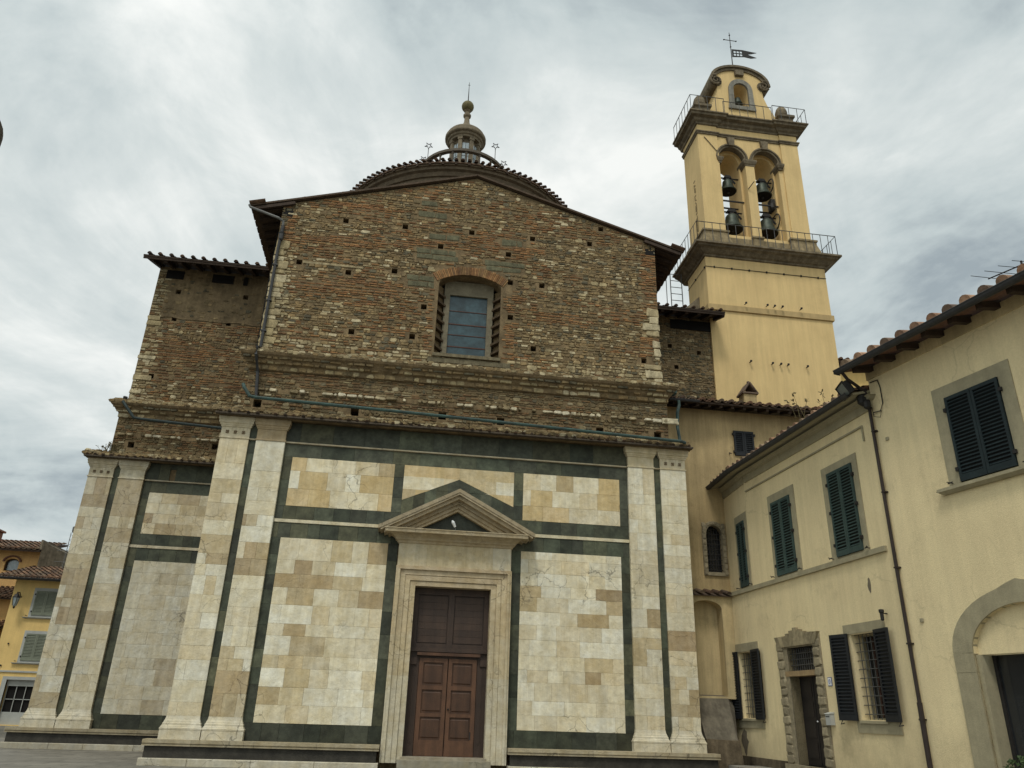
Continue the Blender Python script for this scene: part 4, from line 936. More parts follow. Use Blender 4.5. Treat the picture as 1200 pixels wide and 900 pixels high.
for sx in (-1, 1):
    c = (AX + sx * 1.17, 29.0)
    sp_ = [(c[0] + sx * (.31 - .27 * q / 22) * math.cos(PI * .5 - q * .55 * 1), AF - .10, c[1] + (.31 - .27 * q / 22) * math.sin(PI * .5 - q * .55)) for q in range(23)]
    t_.tube(sp_, [.065 - .035 * q / 22 for q in range(23)], 6)
    M_ = Matrix.Translation((c[0], 0, c[1])) @ Matrix.Rotation(PI / 2, 4, 'X')
    q = MB(M_); q.lathe((0, 0, 0), [(.30, -(AB + .1)), (.30, -(AF - .03))], 16); t_.v and t_.add(q.v, q.f)
t_.box(AX - .2, AX + .2, AF - .16, AF + .1, 29.45, 29.75); t_.build('curved_hood', CORN, tower)
t_ = MB()
out = arch(AX - .58, AX + .58, 27.42, 28.62, 29.24, 12); out = [(AX - .66, 27.42), (AX + .66, 27.42), (AX + .60, 27.9)] + out[2:] + [(AX - .60, 27.9)]
t_.plate(out, [nich], AF - .09, AF + .02); t_.build('niche_frame', mk('grey_niche_stone', (.27, .255, .21), .9, .3, 5, .5, 30, streak=.3), tower)
for sx in (-1, 1):
    cx = AX + sx * 2.0
    t_ = MB(); t_.mould(cx - .32, cx + .32, BF + .08, [(.10, 26.53), (.10, 26.66), (.03, 26.72), (.03, 27.12), (.10, 27.18), (.10, 27.30), (0, 27.32)], BF + .75)
    t_.lathe((cx, BF + .4, 27.3), [(.16, 0), (.20, .08), (.27, .22), (.28, .4), (.23, .58), (.14, .72), (.03, .80)], 14); t_.build('acorn_finial', CORN, tower)
# railings
def railing(path, h, sp, r=.014, zt=None):
    m = MB(); path = [Vector(p) for p in path]
    m.tube([p + Vector((0, 0, h)) for p in path], r * 1.3, 5)
    for a, b in zip(path, path[1:]):
        n = max(1, round((b - a).length / sp))
        for i in range(n + 1):
            p = a.lerp(b, i / n); m.tube([p, p + Vector((0, 0, h))], r, 5)
    m.build('railing', GREYM, tower)
railing([(9.36, 7.2, 19.42), (9.36, 4.52, 19.42), (15.42, 4.52, 19.42), (15.42, 7.2, 19.42)], .92, .33)
railing([(9.62, 6.9, 26.52), (9.62, 4.74, 26.52), (11.2, 4.74, 26.52)], .82, .36)
railing([(11.2, 4.84, 26.50), (13.5, 4.84, 26.50)], .80, .36)
railing([(13.5, 4.74, 26.52), (15.08, 4.74, 26.52), (15.08, 6.9, 26.52)], .82, .36)
# access ladder behind the ledge
t_ = MB()
for x in (9.0, 9.5): t_.tube([(x, 6.9, 16.8), (x, 6.9, 19.3)], .022, 5)
for k in range(8): t_.tube([(9.0, 6.9, 16.95 + k * .32), (9.5, 6.9, 16.95 + k * .32)], .016, 5)
t_.tube([(9.0, 6.9, 17.2), (8.7, 6.6, 17.5), (8.7, 6.6, 19.0), (9.0, 6.9, 19.3)], .018, 5); t_.build('ladder', GREYM, tower)
t_ = MB(); t_.hexa([(9.0, 5.9, 16.3), (9.83, 5.9, 16.3), (9.83, 6.9, 16.3), (9.0, 6.9, 16.3), (9.2, 5.9, 17.0), (9.83, 5.9, 17.6), (9.83, 6.9, 17.6), (9.2, 6.9, 17.0)]); t_.build('buttress', BROWNP, tower)
# vane
t_ = MB(); vx, vy = AX + .06, 5.9
t_.tube([(vx, vy, 29.95), (vx, vy, 32.9)], [.03, .015], 6); t_.lathe((vx, vy, 29.98), [(.16, 0), (.14, .1), (.06, .16), (.09, .24), (.03, .34)], 10)
t_.tube([(vx - .30, vy, 32.38), (vx + .30, vy, 32.38)], .018, 6)
for p in ((vx - .31, 32.38), (vx + .31, 32.38), (vx, 32.72), (vx, 31.95)): t_.lathe((p[0], vy, p[1]), [(0, -.045), (.045, 0), (0, .045)], 8)
vane = t_.build('weather_vane', IRON, tower)
f_ = MB(); x0 = vx + .04
o_ = [(x0, 31.30), (x0 + .62, 31.40), (x0 + .95, 31.36), (x0 + 1.25, 31.45), (x0 + 1.0, 31.52), (x0 + .78, 31.60), (x0 + 1.0, 31.66), (x0 + 1.28, 31.78), (x0 + .95, 31.80), (x0 + .55, 31.84), (x0, 31.80)]
hs = [rect(x0 + .08 + i * .16, x0 + .20 + i * .16, 31.40 + j * .18 + i * .012, 31.54 + j * .18 + i * .008) for i in range(3) for j in range(2)]
f_.plate(o_, hs, vy - .012, vy + .012); f_.build('flag', IRON, vane)
def bell(label, x, z, r, wheel=False):
    b = thing('bell', label, 'bell', (x, 5.75, z), 'bells in the tower arches')
    m = MB(); m.lathe((x, 5.75, z), [(r * 1.0, 0), (r * 1.02, .03), (r * .90, r * .22), (r * .76, r * .55), (r * .66, r * 1.0), (r * .60, r * 1.45), (r * .48, r * 1.62), (r * .2, r * 1.7), (.02, r * 1.72)], 24)
    m.build('bell_body', BRON, b, smooth=True)
    m = MB(); m.lathe((x, 5.75, z + .012), [(r * .93, -.015), (r * .9, -.012)], 24); m.build('mouth', DARK, b)
    m = MB(); m.lathe((x, 5.75, z + r * .1), [(.02, .3), (.03, 0), (.06, -.08), (.02, -.16)], 8); m.build('clapper', IRON, b)
    m = MB(); m.box(x - r * .22, x + r * .22, 5.67, 5.83, z + r * 1.68, z + r * 2.1); m.hexa([(x - r * .5, 5.65, z + r * 2.0), (x + r * .5, 5.65, z + r * 2.0), (x + r * .5, 5.85, z + r * 2.0), (x - r * .5, 5.85, z + r * 2.0), (x - r * .3, 5.65, z + r * 2.35), (x + r * .3, 5.65, z + r * 2.35), (x + r * .3, 5.85, z + r * 2.35), (x - r * .3, 5.85, z + r * 2.35)])
    m.tube([(x - .56, 5.75, z + r * 2.02), (x + .56, 5.75, z + r * 2.02)], .035, 6); m.tube([(x + r * .4, 5.75, z + r * 2.1), (x + r * .95, 5.72, z + r * 1.3)], [.06, .04], 6); m.build('headstock', IRON, b)
    if wheel:
        m = MB(); m.tube([(x + r * 1.02, 5.75 + r * .8 * math.cos(t * PI / 8), z + r * 1.6 + r * .8 * math.sin(t * PI / 8)) for t in range(16)], .03, 5, closed=True); m.build('wheel', IRON, b)
bell('green bronze bell hanging in the upper left arch', 11.48, 23.0, .36)
bell('green bronze bell hanging in the upper right arch', 13.08, 22.95, .40, True)
bell('large dark bell at the foot of the left arch', 11.52, 21.0, .45)
bell('large dark bell at the foot of the right arch', 13.10, 20.95, .45, True)
t_ = MB()
for cx in (11.5, 13.08):
    for y in (5.5, 6.0): t_.box(cx - .56, cx + .56, y, y + .05, 22.30, 22.36)
t_.box(13.3, 13.5, 5.5, 5.8, 22.2, 22.7); t_.lathe((13.38, 5.6, 22.35), [(.05, -.2), (.14, -.1), (.14, .12), (.05, .2)], 8); t_.build('bell_beam', IRON, tower)
t_ = MB(); t_.tube([(12.1, 5.1, 22.75), (12.28, 4.85, 23.0)], .02, 5); t_.build('bracket', IRON, tower)
b = thing('bell', 'small dark bell hanging in the niche at the tower top', 'bell', (AX, 5.9, 27.9), 'bells in the tower arches')
m = MB(); m.lathe((AX - .04, 5.62, 28.0), [(.22, 0), (.19, .08), (.15, .22), (.12, .36), (.02, .4)], 16); m.build('bell_body', BRON, b, smooth=True)
m = MB(); m.tube([(AX - .36, 5.9, 28.35), (AX + .36, 5.9, 28.35)], .03, 6); m.lathe((AX - .22, 5.75, 28.42), [(.03, -.14), (.09, 0), (.03, .12)], 8); m.build('headstock', IRON, b)

# ================================================================== window builders
def shutter_leaf(M, u0, u1, z0, z1, y, mat, parent, th=.035, sp=.068, tint=1.0, name='shutter'):
    m = MB(M); st_ = .055; c = (tint,) * 3
    m.box(u0, u0 + st_, y - th, y, z0, z1, c); m.box(u1 - st_, u1, y - th, y, z0, z1, c)
    zz = [z0, z0 + .10, (z0 + z1) / 2, z1 - .07]
    m.box(u0 + st_, u1 - st_, y - th, y, z0, z0 + .12, c); m.box(u0 + st_, u1 - st_, y - th, y, z1 - .07, z1, c)
    z = z0 + .13
    while z < z1 - .10:
        m.hexa([(u0 + st_, y - th + .002, z), (u1 - st_, y - th + .002, z), (u1 - st_, y - .004, z + .03), (u0 + st_, y - .004, z + .03),
                (u0 + st_, y - th + .002, z + .012), (u1 - st_, y - th + .002, z + .012), (u1 - st_, y - .004, z + .042), (u0 + st_, y - .004, z + .042)], sc(c, random.uniform(.9, 1.1)))
        z += sp
    m.box(u0 + .02, u1 - .02, y - .003, y + .002, z0 + .02, z1 - .02, (.06, .06, .06))  # near-black backing paints the shade between the slats
    return m.build(name, mat, parent)
def hinge(M, u, z, y, parent):
    m = MB(M); m.box(u - .03, u + .03, y - .05, y + .01, z - .035, z + .035); m.build('hinge', IRON, parent)
def closed_window(M, root, f, s, sill=None, mat=SHG, frame_mat=PIET, y=0.0, fth=.02, tint=1.0):
    """stone surround f=(u0,u1,z0,z1), closed two-leaf shutter s"""
    w_ = MB(M); w_.plate(rect(*f), [rect(*s)], y - fth, y + .12); w_ = w_.build('window', frame_mat, root)
    d = MB(M); d.box(s[0] - .01, s[1] + .01, y + .08, y + .12, s[2] - .01, s[3] + .01); d.build('dark_opening', DARK, w_)
    um = (s[0] + s[1]) / 2
    shutter_leaf(M, s[0] + .008, um - .004, s[2] + .008, s[3] - .008, y - fth + .0, mat, w_, tint=tint); shutter_leaf(M, um + .004, s[1] - .008, s[2] + .008, s[3] - .008, y - fth + .0, mat, w_, tint=tint * .93)
    for u in (s[0] - .01, s[1] + .01):
        for t in (.14, .52, .86) if s[3] - s[2] > 1.7 else (.15, .85): hinge(M, u, s[2] + t * (s[3] - s[2]), y - fth, w_)
    for sx in (-1, 1):
        m = MB(M); u = (s[0] if sx < 0 else s[1]) + sx * .18; z = f[2] + .06
        m.tube([(u, y, z), (u, y - .10, z + .01), (u + sx * .05, y - .11, z + .03)], .009, 5); m.tube([(u - .05, y - .09, z), (u + .05, y - .09, z + .01)], .012, 5); m.build('shutter_stop', IRON, w_)
    if sill:
        m = MB(M); m.mould(sill[0], sill[1], y, [(.06, sill[2]), (.10, sill[2] + .03), (.13, sill[2] + .05), (.13, sill[3])], y + .02); m.build('window_sill', frame_mat, w_)
    return w_
def gutter(M, root, u0, u1, y, z, r=.07, mat=LEAD):
    m = MB(M); K = 6; pts = []
    for u in (u0, u1):
        for rr in (r, r - .012): pts += [(u, y + rr * math.cos(PI + PI * k / K), z + rr * math.sin(PI + PI * k / K)) for k in range(K + 1)]
    n = K + 1; fs = []
    for k in range(K): fs += [(k, k + 1, 2 * n + k + 1, 2 * n + k), (n + k, n + k + 1, 3 * n + k + 1, 3 * n + k), (k, k + 1, n + k + 1, n + k), (2 * n + k, 2 * n + k + 1, 3 * n + k + 1, 3 * n + k)]
    fs += [(0, n, 3 * n, 2 * n), (K, n + K, 3 * n + K, 2 * n + K)]
    m.add(pts, fs); m.tube([(u0, y - r, z + .005), (u1, y - r, z + .005)], .012, 5); m.box(u0 - .004, u0, y - r, y + r, z - r * .9, z); return m.build('gutter', mat, root)

# ================================================================== LINK BUILDING (between church and tower)
CY = 1.2
link = thing('link_building', 'narrow stained ochre building squeezed between church corner and cream house', 'house', (7.2, 1.2, 0.262))
w = MB(); awin = arch(7.44, 7.98, 5.50, 6.62, 6.92, 12); shw = (8.60, 9.27, 9.15, 9.98)
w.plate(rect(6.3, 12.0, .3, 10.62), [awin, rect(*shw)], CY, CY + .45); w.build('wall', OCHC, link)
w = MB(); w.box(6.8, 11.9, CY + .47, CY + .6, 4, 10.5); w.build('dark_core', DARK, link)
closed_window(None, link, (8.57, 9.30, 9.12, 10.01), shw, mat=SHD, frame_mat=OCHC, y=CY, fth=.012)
wr = MB(); wr.plate(arch(7.34, 8.06, 5.42, 6.62, 7.02, 12), [arch(7.46, 7.96, 5.52, 6.62, 6.90, 12)], CY - .05, CY + .1, (1, 1, 1))
rr = random.Random(8)
for k in range(9):
    z = 5.45 + k * .17
    for x in (7.34, 7.96): wr.stone(x, x + .11, z, z + .15, CY - .05, .02, sc((.9, .9, .9), rr.uniform(.8, 1.2)), rr, .15)
for k in range(11):
    a = PI * (k + .5) / 11; wr.stone(7.70 + .315 * math.cos(a) - .05, 7.70 + .315 * math.cos(a) + .05, 6.64 + .33 * math.sin(a) - .05, 6.64 + .33 * math.sin(a) + .05, CY - .05, .02, sc((.9, .9, .9), rr.uniform(.8, 1.2)), rr, .2)
wr = wr.build('arched_window', PIET2, link)
m = MB(); m.box(7.40, 8.02, CY + .20, CY + .22, 5.45, 6.95); m.build('glass_pane', GLSD, wr)
m = MB()
for k in range(6): m.tube([(7.50 + k * .084, CY + .08, 5.52), (7.50 + k * .084, CY + .08, 6.85)], .010, 5)
for k in range(9): m.tube([(7.45, CY + .07, 5.6 + k * .15), (7.97, CY + .07, 5.6 + k * .15)], .009, 5)
m.build('grille', IRON, wr)
s_ = Vector((0, 4.4, 1.25)).normalized(); tr = MB(); ra = MB(); sb = MB()
slab(sb, (6.35, .62, 10.66), (1, 0, 0), s_, 5.3, 4.5, .05); tile_course(tr, (6.35, .62, 10.68), (1, 0, 0), s_, 5.3, 4.5, rnd, sp=.31, r=.085, tint=.75)
k = 6.5
while k < 11.6: slab(ra, (k, .68, 10.62), (1, 0, 0), s_, .09, .6, .10, down=0); k += .38
rfo = sb.build('roof', WOOD, link); tr.build('roof_tiles', TILE, rfo); ra.build('rafter', WOOD, rfo)
gutter(None, link, 6.36, 7.3, .56, 10.62, .055)
m = MB(); m.tube([(6.62, .52, 10.56), (6.62, .50, 10.4), (6.5, .36, 10.1), (6.42, .22, 9.6), (6.42, .05, 9.0), (6.40, -.30, 8.92)], .05, 8); m.lathe((6.40, .40, 10.72), [(.05, -.06), (.13, 0), (.14, .12), (.05, .16)], 8); m.build('downpipe', COPP, link)
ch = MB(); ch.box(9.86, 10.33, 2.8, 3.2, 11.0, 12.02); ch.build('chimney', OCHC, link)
m = MB(); m.box(9.80, 10.39, 2.74, 3.26, 12.02, 12.07)
for sx in (0, 1): m.hexa([(9.82 + sx * .49, 2.76, 12.07), (9.88 + sx * .43, 2.76, 12.07), (9.88 + sx * .43, 3.24, 12.07), (9.82 + sx * .49, 3.24, 12.07), (10.07, 2.76, 12.42), (10.12, 2.76, 12.42), (10.12, 3.24, 12.42), (10.07, 3.24, 12.42)])
for sx in (-1, 1):
    m.hexa([(10.095 + sx * .30, 2.74, 12.06), (10.095 + sx * .26, 2.74, 12.06), (10.095 + sx * .26, 3.26, 12.06), (10.095 + sx * .30, 3.26, 12.06), (10.095 + sx * .03, 2.74, 12.46), (10.095, 2.74, 12.42), (10.095, 3.26, 12.42), (10.095 + sx * .03, 3.26, 12.46)])
m.lathe((10.095, 2.85, 12.44), [(.05, 0), (.06, .05), (.02, .08)], 8); m.build('chimney_cap', mk('chimney_tile', (.17, .12, .085), .9, .4, 6, .4), link)
# porch wall with the tall niche, and the sloping plinth below it
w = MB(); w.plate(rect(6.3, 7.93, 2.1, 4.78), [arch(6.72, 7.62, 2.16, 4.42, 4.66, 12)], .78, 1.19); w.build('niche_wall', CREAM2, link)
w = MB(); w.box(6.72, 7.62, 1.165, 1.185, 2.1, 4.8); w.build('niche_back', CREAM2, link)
tr = MB(); tile_course(tr, (6.62, .62, 4.80), (1, 0, 0), (0, 1, .35), 1.3, .5, rnd, sp=.22, r=.075, row=.5, tint=.6, pans=False); slab(tr, (6.62, .66, 4.81), (1, 0, 0), (0, 1, .35), 1.28, .5, .03, (.1, .07, .05)); tr.build('roof_tiles', TILE, link)
w = MB(); w.hexa([(6.66, .12, 1.12), (7.50, .10, 1.08), (7.90, 1.19, 1.2), (6.66, 1.19, 1.2), (6.66, .82, 2.16), (7.60, .80, 2.14), (7.92, 1.18, 2.2), (6.66, 1.18, 2.2)])
w.build('sloping_buttress', mk('grey_cement', (.19, .165, .12), .95, .4, 2, .6, 20, streak=.3, spots=.3), link)
w = MB(); w.hexa([(6.66, .06, .26), (7.60, .0, .26), (7.90, 1.18, .26), (6.66, 1.18, .26), (6.66, .10, 1.13), (7.54, .06, 1.10), (7.89, 1.18, 1.22), (6.66, 1.18, 1.22)]); w.build('plinth', DIRT, link)

# ================================================================== CREAM HOUSE (low)
MA = frame((7.968, -.047), (.03545, -.99937))
low = thing('low_house', 'low cream stucco house with green shutters and rusticated stone doorway', 'house', (8.3, -3.3, 0.55))
w = MB(MA)
w3 = (-.70, .54, 1.65, 3.27); w4 = (4.60, 5.52, 1.69, 3.32); dO = (1.96, 3.12, .70, 3.22)
# lower storey straight to the link wall; upper storey with the chamfered corner
w.plate(rect(-1.2, 6.52, .3, 4.79), [rect(*w3), rect(*w4), rect(*dO)], 0, .35)
w.plate(rect(.52, 6.52, 4.79, 8.0), [rect(1.93, 2.85, 4.95, 6.80), rect(4.58, 5.53, 4.95, 6.84)], 0, .35)
w.build('wall', CREAM, low)
bb = Vector((8.11, 1.2, 0)); aa = Vector((7.99, -.57, 0)); MS = frame(bb, (aa - bb))
w = MB(MS); w.plate(rect(0, 1.774, 4.79, 8.0), [rect(.98, 1.52, 4.96, 6.73)], 0, .33); w.build('wall', CREAM, low)
w = MB(MA); w.box(-1.1, 6.4, .55, .7, .5, 7.8); w.build('dark_core', DARK, low)
w = MB(MA); w.box(-1.2, 1.49, -.015, .0, .3, .74); w.build('base_band', DIRT, low); 
w = MB(MA); w.box(3.45, 6.5, -.015, .0, .3, .70); w.build('base_band', DIRT, low)
w = MB(MA); w.mould(-1.05, 6.18, 0, [(0.0, 4.785), (.06, 4.79), (.06, 4.895), (.0, 4.90)], .02); w.mould(-1.28, -1.08, 0, [(0, 4.72), (.10, 4.76), (.10, 4.96), (.0, 4.97)], .02); w.build('string_band', PIET, low)
# cornice
cp = [(0, 7.72), (.03, 7.73), (.035, 7.76), (.035, 7.90), (.10, 7.93), (.12, 7.97), (.16, 8.0)]
w = MB(MA); w.mould(.60, 6.50, 0, cp, .02); w.mould(.62, 6.06, 0, [(0, 7.455), (.035, 7.46), (.035, 7.495), (0, 7.50)], .02); w.box(6.06, 6.10, -.03, 0, 4.0 + 3.45 - .3, 7.49); w.build('cornice', PIET, low)
w = MB(MS); w.mould(.05, 1.70, 0, cp, .02); w.build('cornice', PIET, low)
closed_window(MA, low, (4.34, 5.71, 4.885, 7.01), (4.57, 5.53, 4.94, 6.84), tint=1.0)
closed_window(MA, low, (1.74, 3.07, 4.885, 7.02), (1.92, 2.86, 4.93, 6.81), tint=1.1)
closed_window(MS, low, (.80, 1.70, 4.90, 6.95), (.97, 1.53, 4.95, 6.74), tint=.9)
def barred(M, root, o, lint, sillr, lf, rt):
    m = MB(M); m.box(lint[0], lint[1], -.02, .02, lint[2], lint[3]); m.box(sillr[0], sillr[1], -.03, .02, sillr[2], sillr[3]); m.box(o[0], o[1], -.06, .3, sillr[3] - .05, sillr[3] - .003)
    m.plate(rect(o[0] - .006, o[1] + .006, o[2] - .01, o[3] + .006), [rect(o[0] + .04, o[1] - .04, o[2] + .03, o[3] - .03)], .24, .30)
    w_ = m.build('window', PIET, root)
    m = MB(M); m.box(o[0], o[1], .34, .35, o[2], o[3]); m.build('glass_pane', GLSD, w_)
    m = MB(M)
    for k in range(2):
        um = (o[0] + o[1]) / 2 + (-.22 if k == 0 else .02); 
        for q in range(4): m.box(um + q * .05, um + q * .05 + .03, .315 + .01 * (q % 2), .33, o[2] + .05, o[3] - .05)
    m.build('curtain', CURT, w_)
    m = MB(M); n = max(4, round((o[1] - o[0]) / .13))
    for k in range(1, n): u = o[0] + (o[1] - o[0]) * k / n; m.tube([(u, .10, o[2]), (u, .10, o[3])], .009, 5)
    k = o[2] + .1
    while k < o[3]: m.tube([(o[0], .09, k), (o[1], .09, k)], .009, 5); k += .17
    m.build('grille', GREYM, w_)
    # open leaves, hinged at the jamb and swung back near the wall
    for (ue, ui, ang) in ((lf[0], lf[1], .20), (rt[1], rt[0], -.12)):
        wd = abs(ui - ue); left = ue < ui
        hu = ui if left else ui
        HM = M @ Matrix.Translation((hu, -.045, 0)) @ Matrix.Rotation((ang if left else ang), 4, 'Z')
        u0, u1 = (-wd, 0) if left else (0, wd)
        shutter_leaf(HM, u0, u1, o[2] - .03, o[3] + .03, 0, SHD, w_, th=.04)
        m = MB(HM); uu = -wd + .05 if left else wd - .05; m.tube([(uu, 0, o[2] - .03), (uu, -.05, o[2] - .1), (uu, .04, o[2] - .08)], .012, 5); m.build('shutter_stop', IRON, w_)
barred(MA, low, w3, (-.98, .47, 3.29, 3.50), (-.93, .48, 1.41, 1.63), (-1.14, -.66), (.16, .71))
barred(MA, low, w4, (4.38, 5.80, 3.34, 3.53), (4.46, 5.86, 1.44, 1.67), (4.06, 4.56), (5.50, 6.03))
# rusticated doorway
m = MB(MA); rr = random.Random(4)
for (u0, u1) in ((1.50, 1.80), (3.14, 3.42)):
    z = .70
    while z < 3.2:
        h = .205; e = .04 * (int((z - .7) / .205) % 2)
        m.stone(u0 + (e if u0 < 2 else 0), u1 - (e if u0 > 2 else 0), z + .012, z + h - .008, -.03, rr.uniform(.03, .045), sc((1, 1, 1), rr.uniform(.85, 1.2)), rr, .16); z += h
m.plate([(1.49, .55), (1.96, .55), (1.96, 3.22), (3.12, 3.22), (3.12, .55), (3.43, .55), (3.43, 3.50), (2.42, 3.56), (1.49, 3.46)], [], -.03, .32, (.95, .95, .95))
n = 11
for k in range(n):
    u0 = 1.50 + 1.92 * k / n; u1 = 1.50 + 1.92 * (k + 1) / n; uc = (u0 + u1) / 2 - 2.46; ht = 3.50 + .16 * max(0, 1 - abs(uc) / .5)
    sk = uc * .14
    m.hexa([(u0 + .008 - sk, -.075, 3.25), (u1 - .008 - sk, -.075, 3.25), (u1 - .008 - sk, .0, 3.25), (u0 + .008 - sk, .0, 3.25), (u0 + .01 + sk * .3, -.075, ht), (u1 - .01 + sk * .3, -.075, ht), (u1 - .01 + sk * .3, .0, ht), (u0 + .01 + sk * .3, .0, ht)], sc((1, .98, .92), rr.uniform(.8, 1.2)))
m.box(1.80, 3.14, -.04, .25, 2.585, 2.70, (1.15, .95, .75)); m.box(1.80, 1.96, -.02, .30, .55, 3.22, (.9, .9, .9)); m.box(1.5, 3.43, -.12, .3, .50, .70, (1, 1, 1))
dw = m.build('doorway', PIET2, low)
m = MB(MA); m.box(1.96, 3.12, .22, .27, .70, 2.59, (.020, .015, .013)); m.box(2.53, 2.55, .21, .22, .70, 2.59, (.01, .01, .01))
for k in range(4):
    for a, b in ((2.04, 2.46), (2.62, 3.04)): m.box(a, b, .208, .222, .85 + k * .43, 1.18 + k * .43, (.024, .018, .015))
m.build('door', DOORW, dw)
m = MB(MA); m.lathe((2.60, .19, 1.62), [(0, -.025), (.022, 0), (0, .025)], 8); m.build('door_handle', WHITE, dw)
m = MB(MA); m.box(1.96, 3.12, .20, .21, 2.70, 3.22); m.build('transom_glass', GLSD, dw)
m = MB(MA)
for k in range(1, 12): u = 1.96 + 1.16 * k / 12; m.tube([(u, .06, 2.70), (u, .06, 3.22)], .010, 5)
for k in range(1, 4): m.tube([(1.96, .05, 2.70 + k * .13), (3.12, .05, 2.70 + k * .13)], .010, 5)
m.build('grille', GREYM, dw)
# plaster lost in two places
m = MB(MA); r0 = random.Random(2); 
m.plate([(-.72 + .20 * math.cos(t * PI / 8) * r0.uniform(.6, 1.1), 1.08 + .34 * math.sin(t * PI / 8) * r0.uniform(.7, 1.1)) for t in range(16)], [], -.003, .003)
m.plate([(5.50 + .05 * math.cos(t * PI / 6) * r0.uniform(.5, 1.4), 4.22 + .15 * math.sin(t * PI / 6) * r0.uniform(.7, 1.1)) for t in range(12)], [], -.003, .003)
m.build('bare_patch', BROWNP, low)
# roof
s_ = (MA.to_3x3() @ Vector((0, 1, .25))).normalized(); ux = MA.to_3x3() @ Vector((1, 0, 0))
P = MA @ Vector((.40, -.42, 8.07)); sb = MB(); tr = MB(); slab(sb, P, ux, s_, 6.1, 5.2, .05); tile_course(tr, P + Vector((0, 0, .03)), ux, s_, 6.1, 5.2, rnd, sp=.27, r=.085, tint=1.35)
ux2 = MS.to_3x3() @ Vector((1, 0, 0)); s2 = (MS.to_3x3() @ Vector((0, 1, .25))).normalized(); P2 = MS @ Vector((-.25, -.42, 8.07)); slab(sb, P2, ux2, s2, 2.1, 2.0, .05); tile_course(tr, P2 + Vector((0, 0, .03)), ux2, s2, 2.1, 1.2, rnd, sp=.27, r=.085, tint=1.1)
ro = sb.build('roof', PIET, low); tr.build('roof_tiles', TILE, ro)
gutter(MA, low, .50, 6.42, -.46, 8.06, .075); gutter(MS, low, -.25, 1.80, -.46, 8.06, .075)
m = MB(MA); m.lathe((5.92, -.12, 3.60), [(.02, -.12), (.035, -.1), (.035, .02), (.05, .04), (.05, .09), (.01, .1)], 8); m.tube([(5.92, 0, 3.62), (5.92, -.12, 3.62)], .012); tag_ = m.build('sensor', IRON, low)
# number plate and letter box
pl = thing('house_number_plate', 'small white enamel house number plate right of the stone doorway', 'sign', MA @ Vector((3.62, -.01, 2.43)))
m = MB(MA); m.box(3.545, 3.695, -.012, -.001, 2.34, 2.52); m.build('plate', BLUE, pl)
m = MB(MA); m.box(3.558, 3.682, -.016, -.0125, 2.353, 2.507); m.build('plate_face', WHITE, pl)
m = MB(MA); m.tube([(3.62 + .026 * math.cos(t * PI / 6), -.018, 2.43 + .046 * math.sin(t * PI / 6)) for t in range(12)], .0065, 5, closed=True); m.build('digit', BLUE, pl)
lb_ = thing('letter_box', 'small grey metal letter box beside the stone doorway', 'letter box', MA @ Vector((3.52, -.06, 1.6)))
m = MB(MA); m.box(3.44, 3.62, -.11, -.002, 1.56, 1.78); m.hexa([(3.43, -.13, 1.78), (3.63, -.13, 1.78), (3.63, -.0, 1.78), (3.43, -.0, 1.78), (3.43, -.12, 1.79), (3.63, -.12, 1.79), (3.63, -.0, 1.82), (3.43, -.0, 1.82)]); m.build('box', GREY, lb_)
m = MB(MA); m.box(3.46, 3.60, -.114, -.109, 1.72, 1.735); m.build('slot', DARK, lb_)

# ================================================================== CREAM HOUSE (tall, nearest)
MBm = frame((8.2, -6.55), (.20730, -.97828))
tall = thing('tall_house', 'tall cream stucco house nearest on the right with arched doorway', 'house', (9.0, -10, 0.55))
w = MB(MBm)
bw = (1.73, 2.85, 5.68, 7.32); ad = arch(1.27, 3.40, .3, 2.78, 3.52, 18)
w.plate(rect(0, 11, .3, 8.62), [rect(*bw), ad], 0, .45); w.box(.0, .4, .45, 5, .3, 8.6); w.build('wall', CREAM, tall)
closed_window(MBm, tall, (1.47, 3.10, 5.64, 7.56), bw, (1.40, 3.20, 5.53, 5.635), mat=mk('blue_green_shutter_paint', (.012, .023, .025), .55, .3, 5, .2, 60, tint=True), frame_mat=PIET)
# arched doorway: flat stone surround with a pointed crown
zs0, zt0 = 2.80, 3.86
out = [(.88, .3)] + [] ; cxu = 2.335
outer = [(.88, .3), (cxu + 1.455, .3)] + [(cxu + 1.455 * math.cos(PI * i / 24), 2.80 + (1.0 * math.sin(PI * i / 24)) + (.10 * max(0, 1 - abs(i - 12) / 2.2))) for i in range(25)]
inner = arch(1.27, 3.40, .31, 2.78, 3.52, 18)
m = MB(MBm); outer[0] = (.88, .3); m.plate(outer, [], -.028, -.0, (1, 1, 1)) if False else None
ring = outer
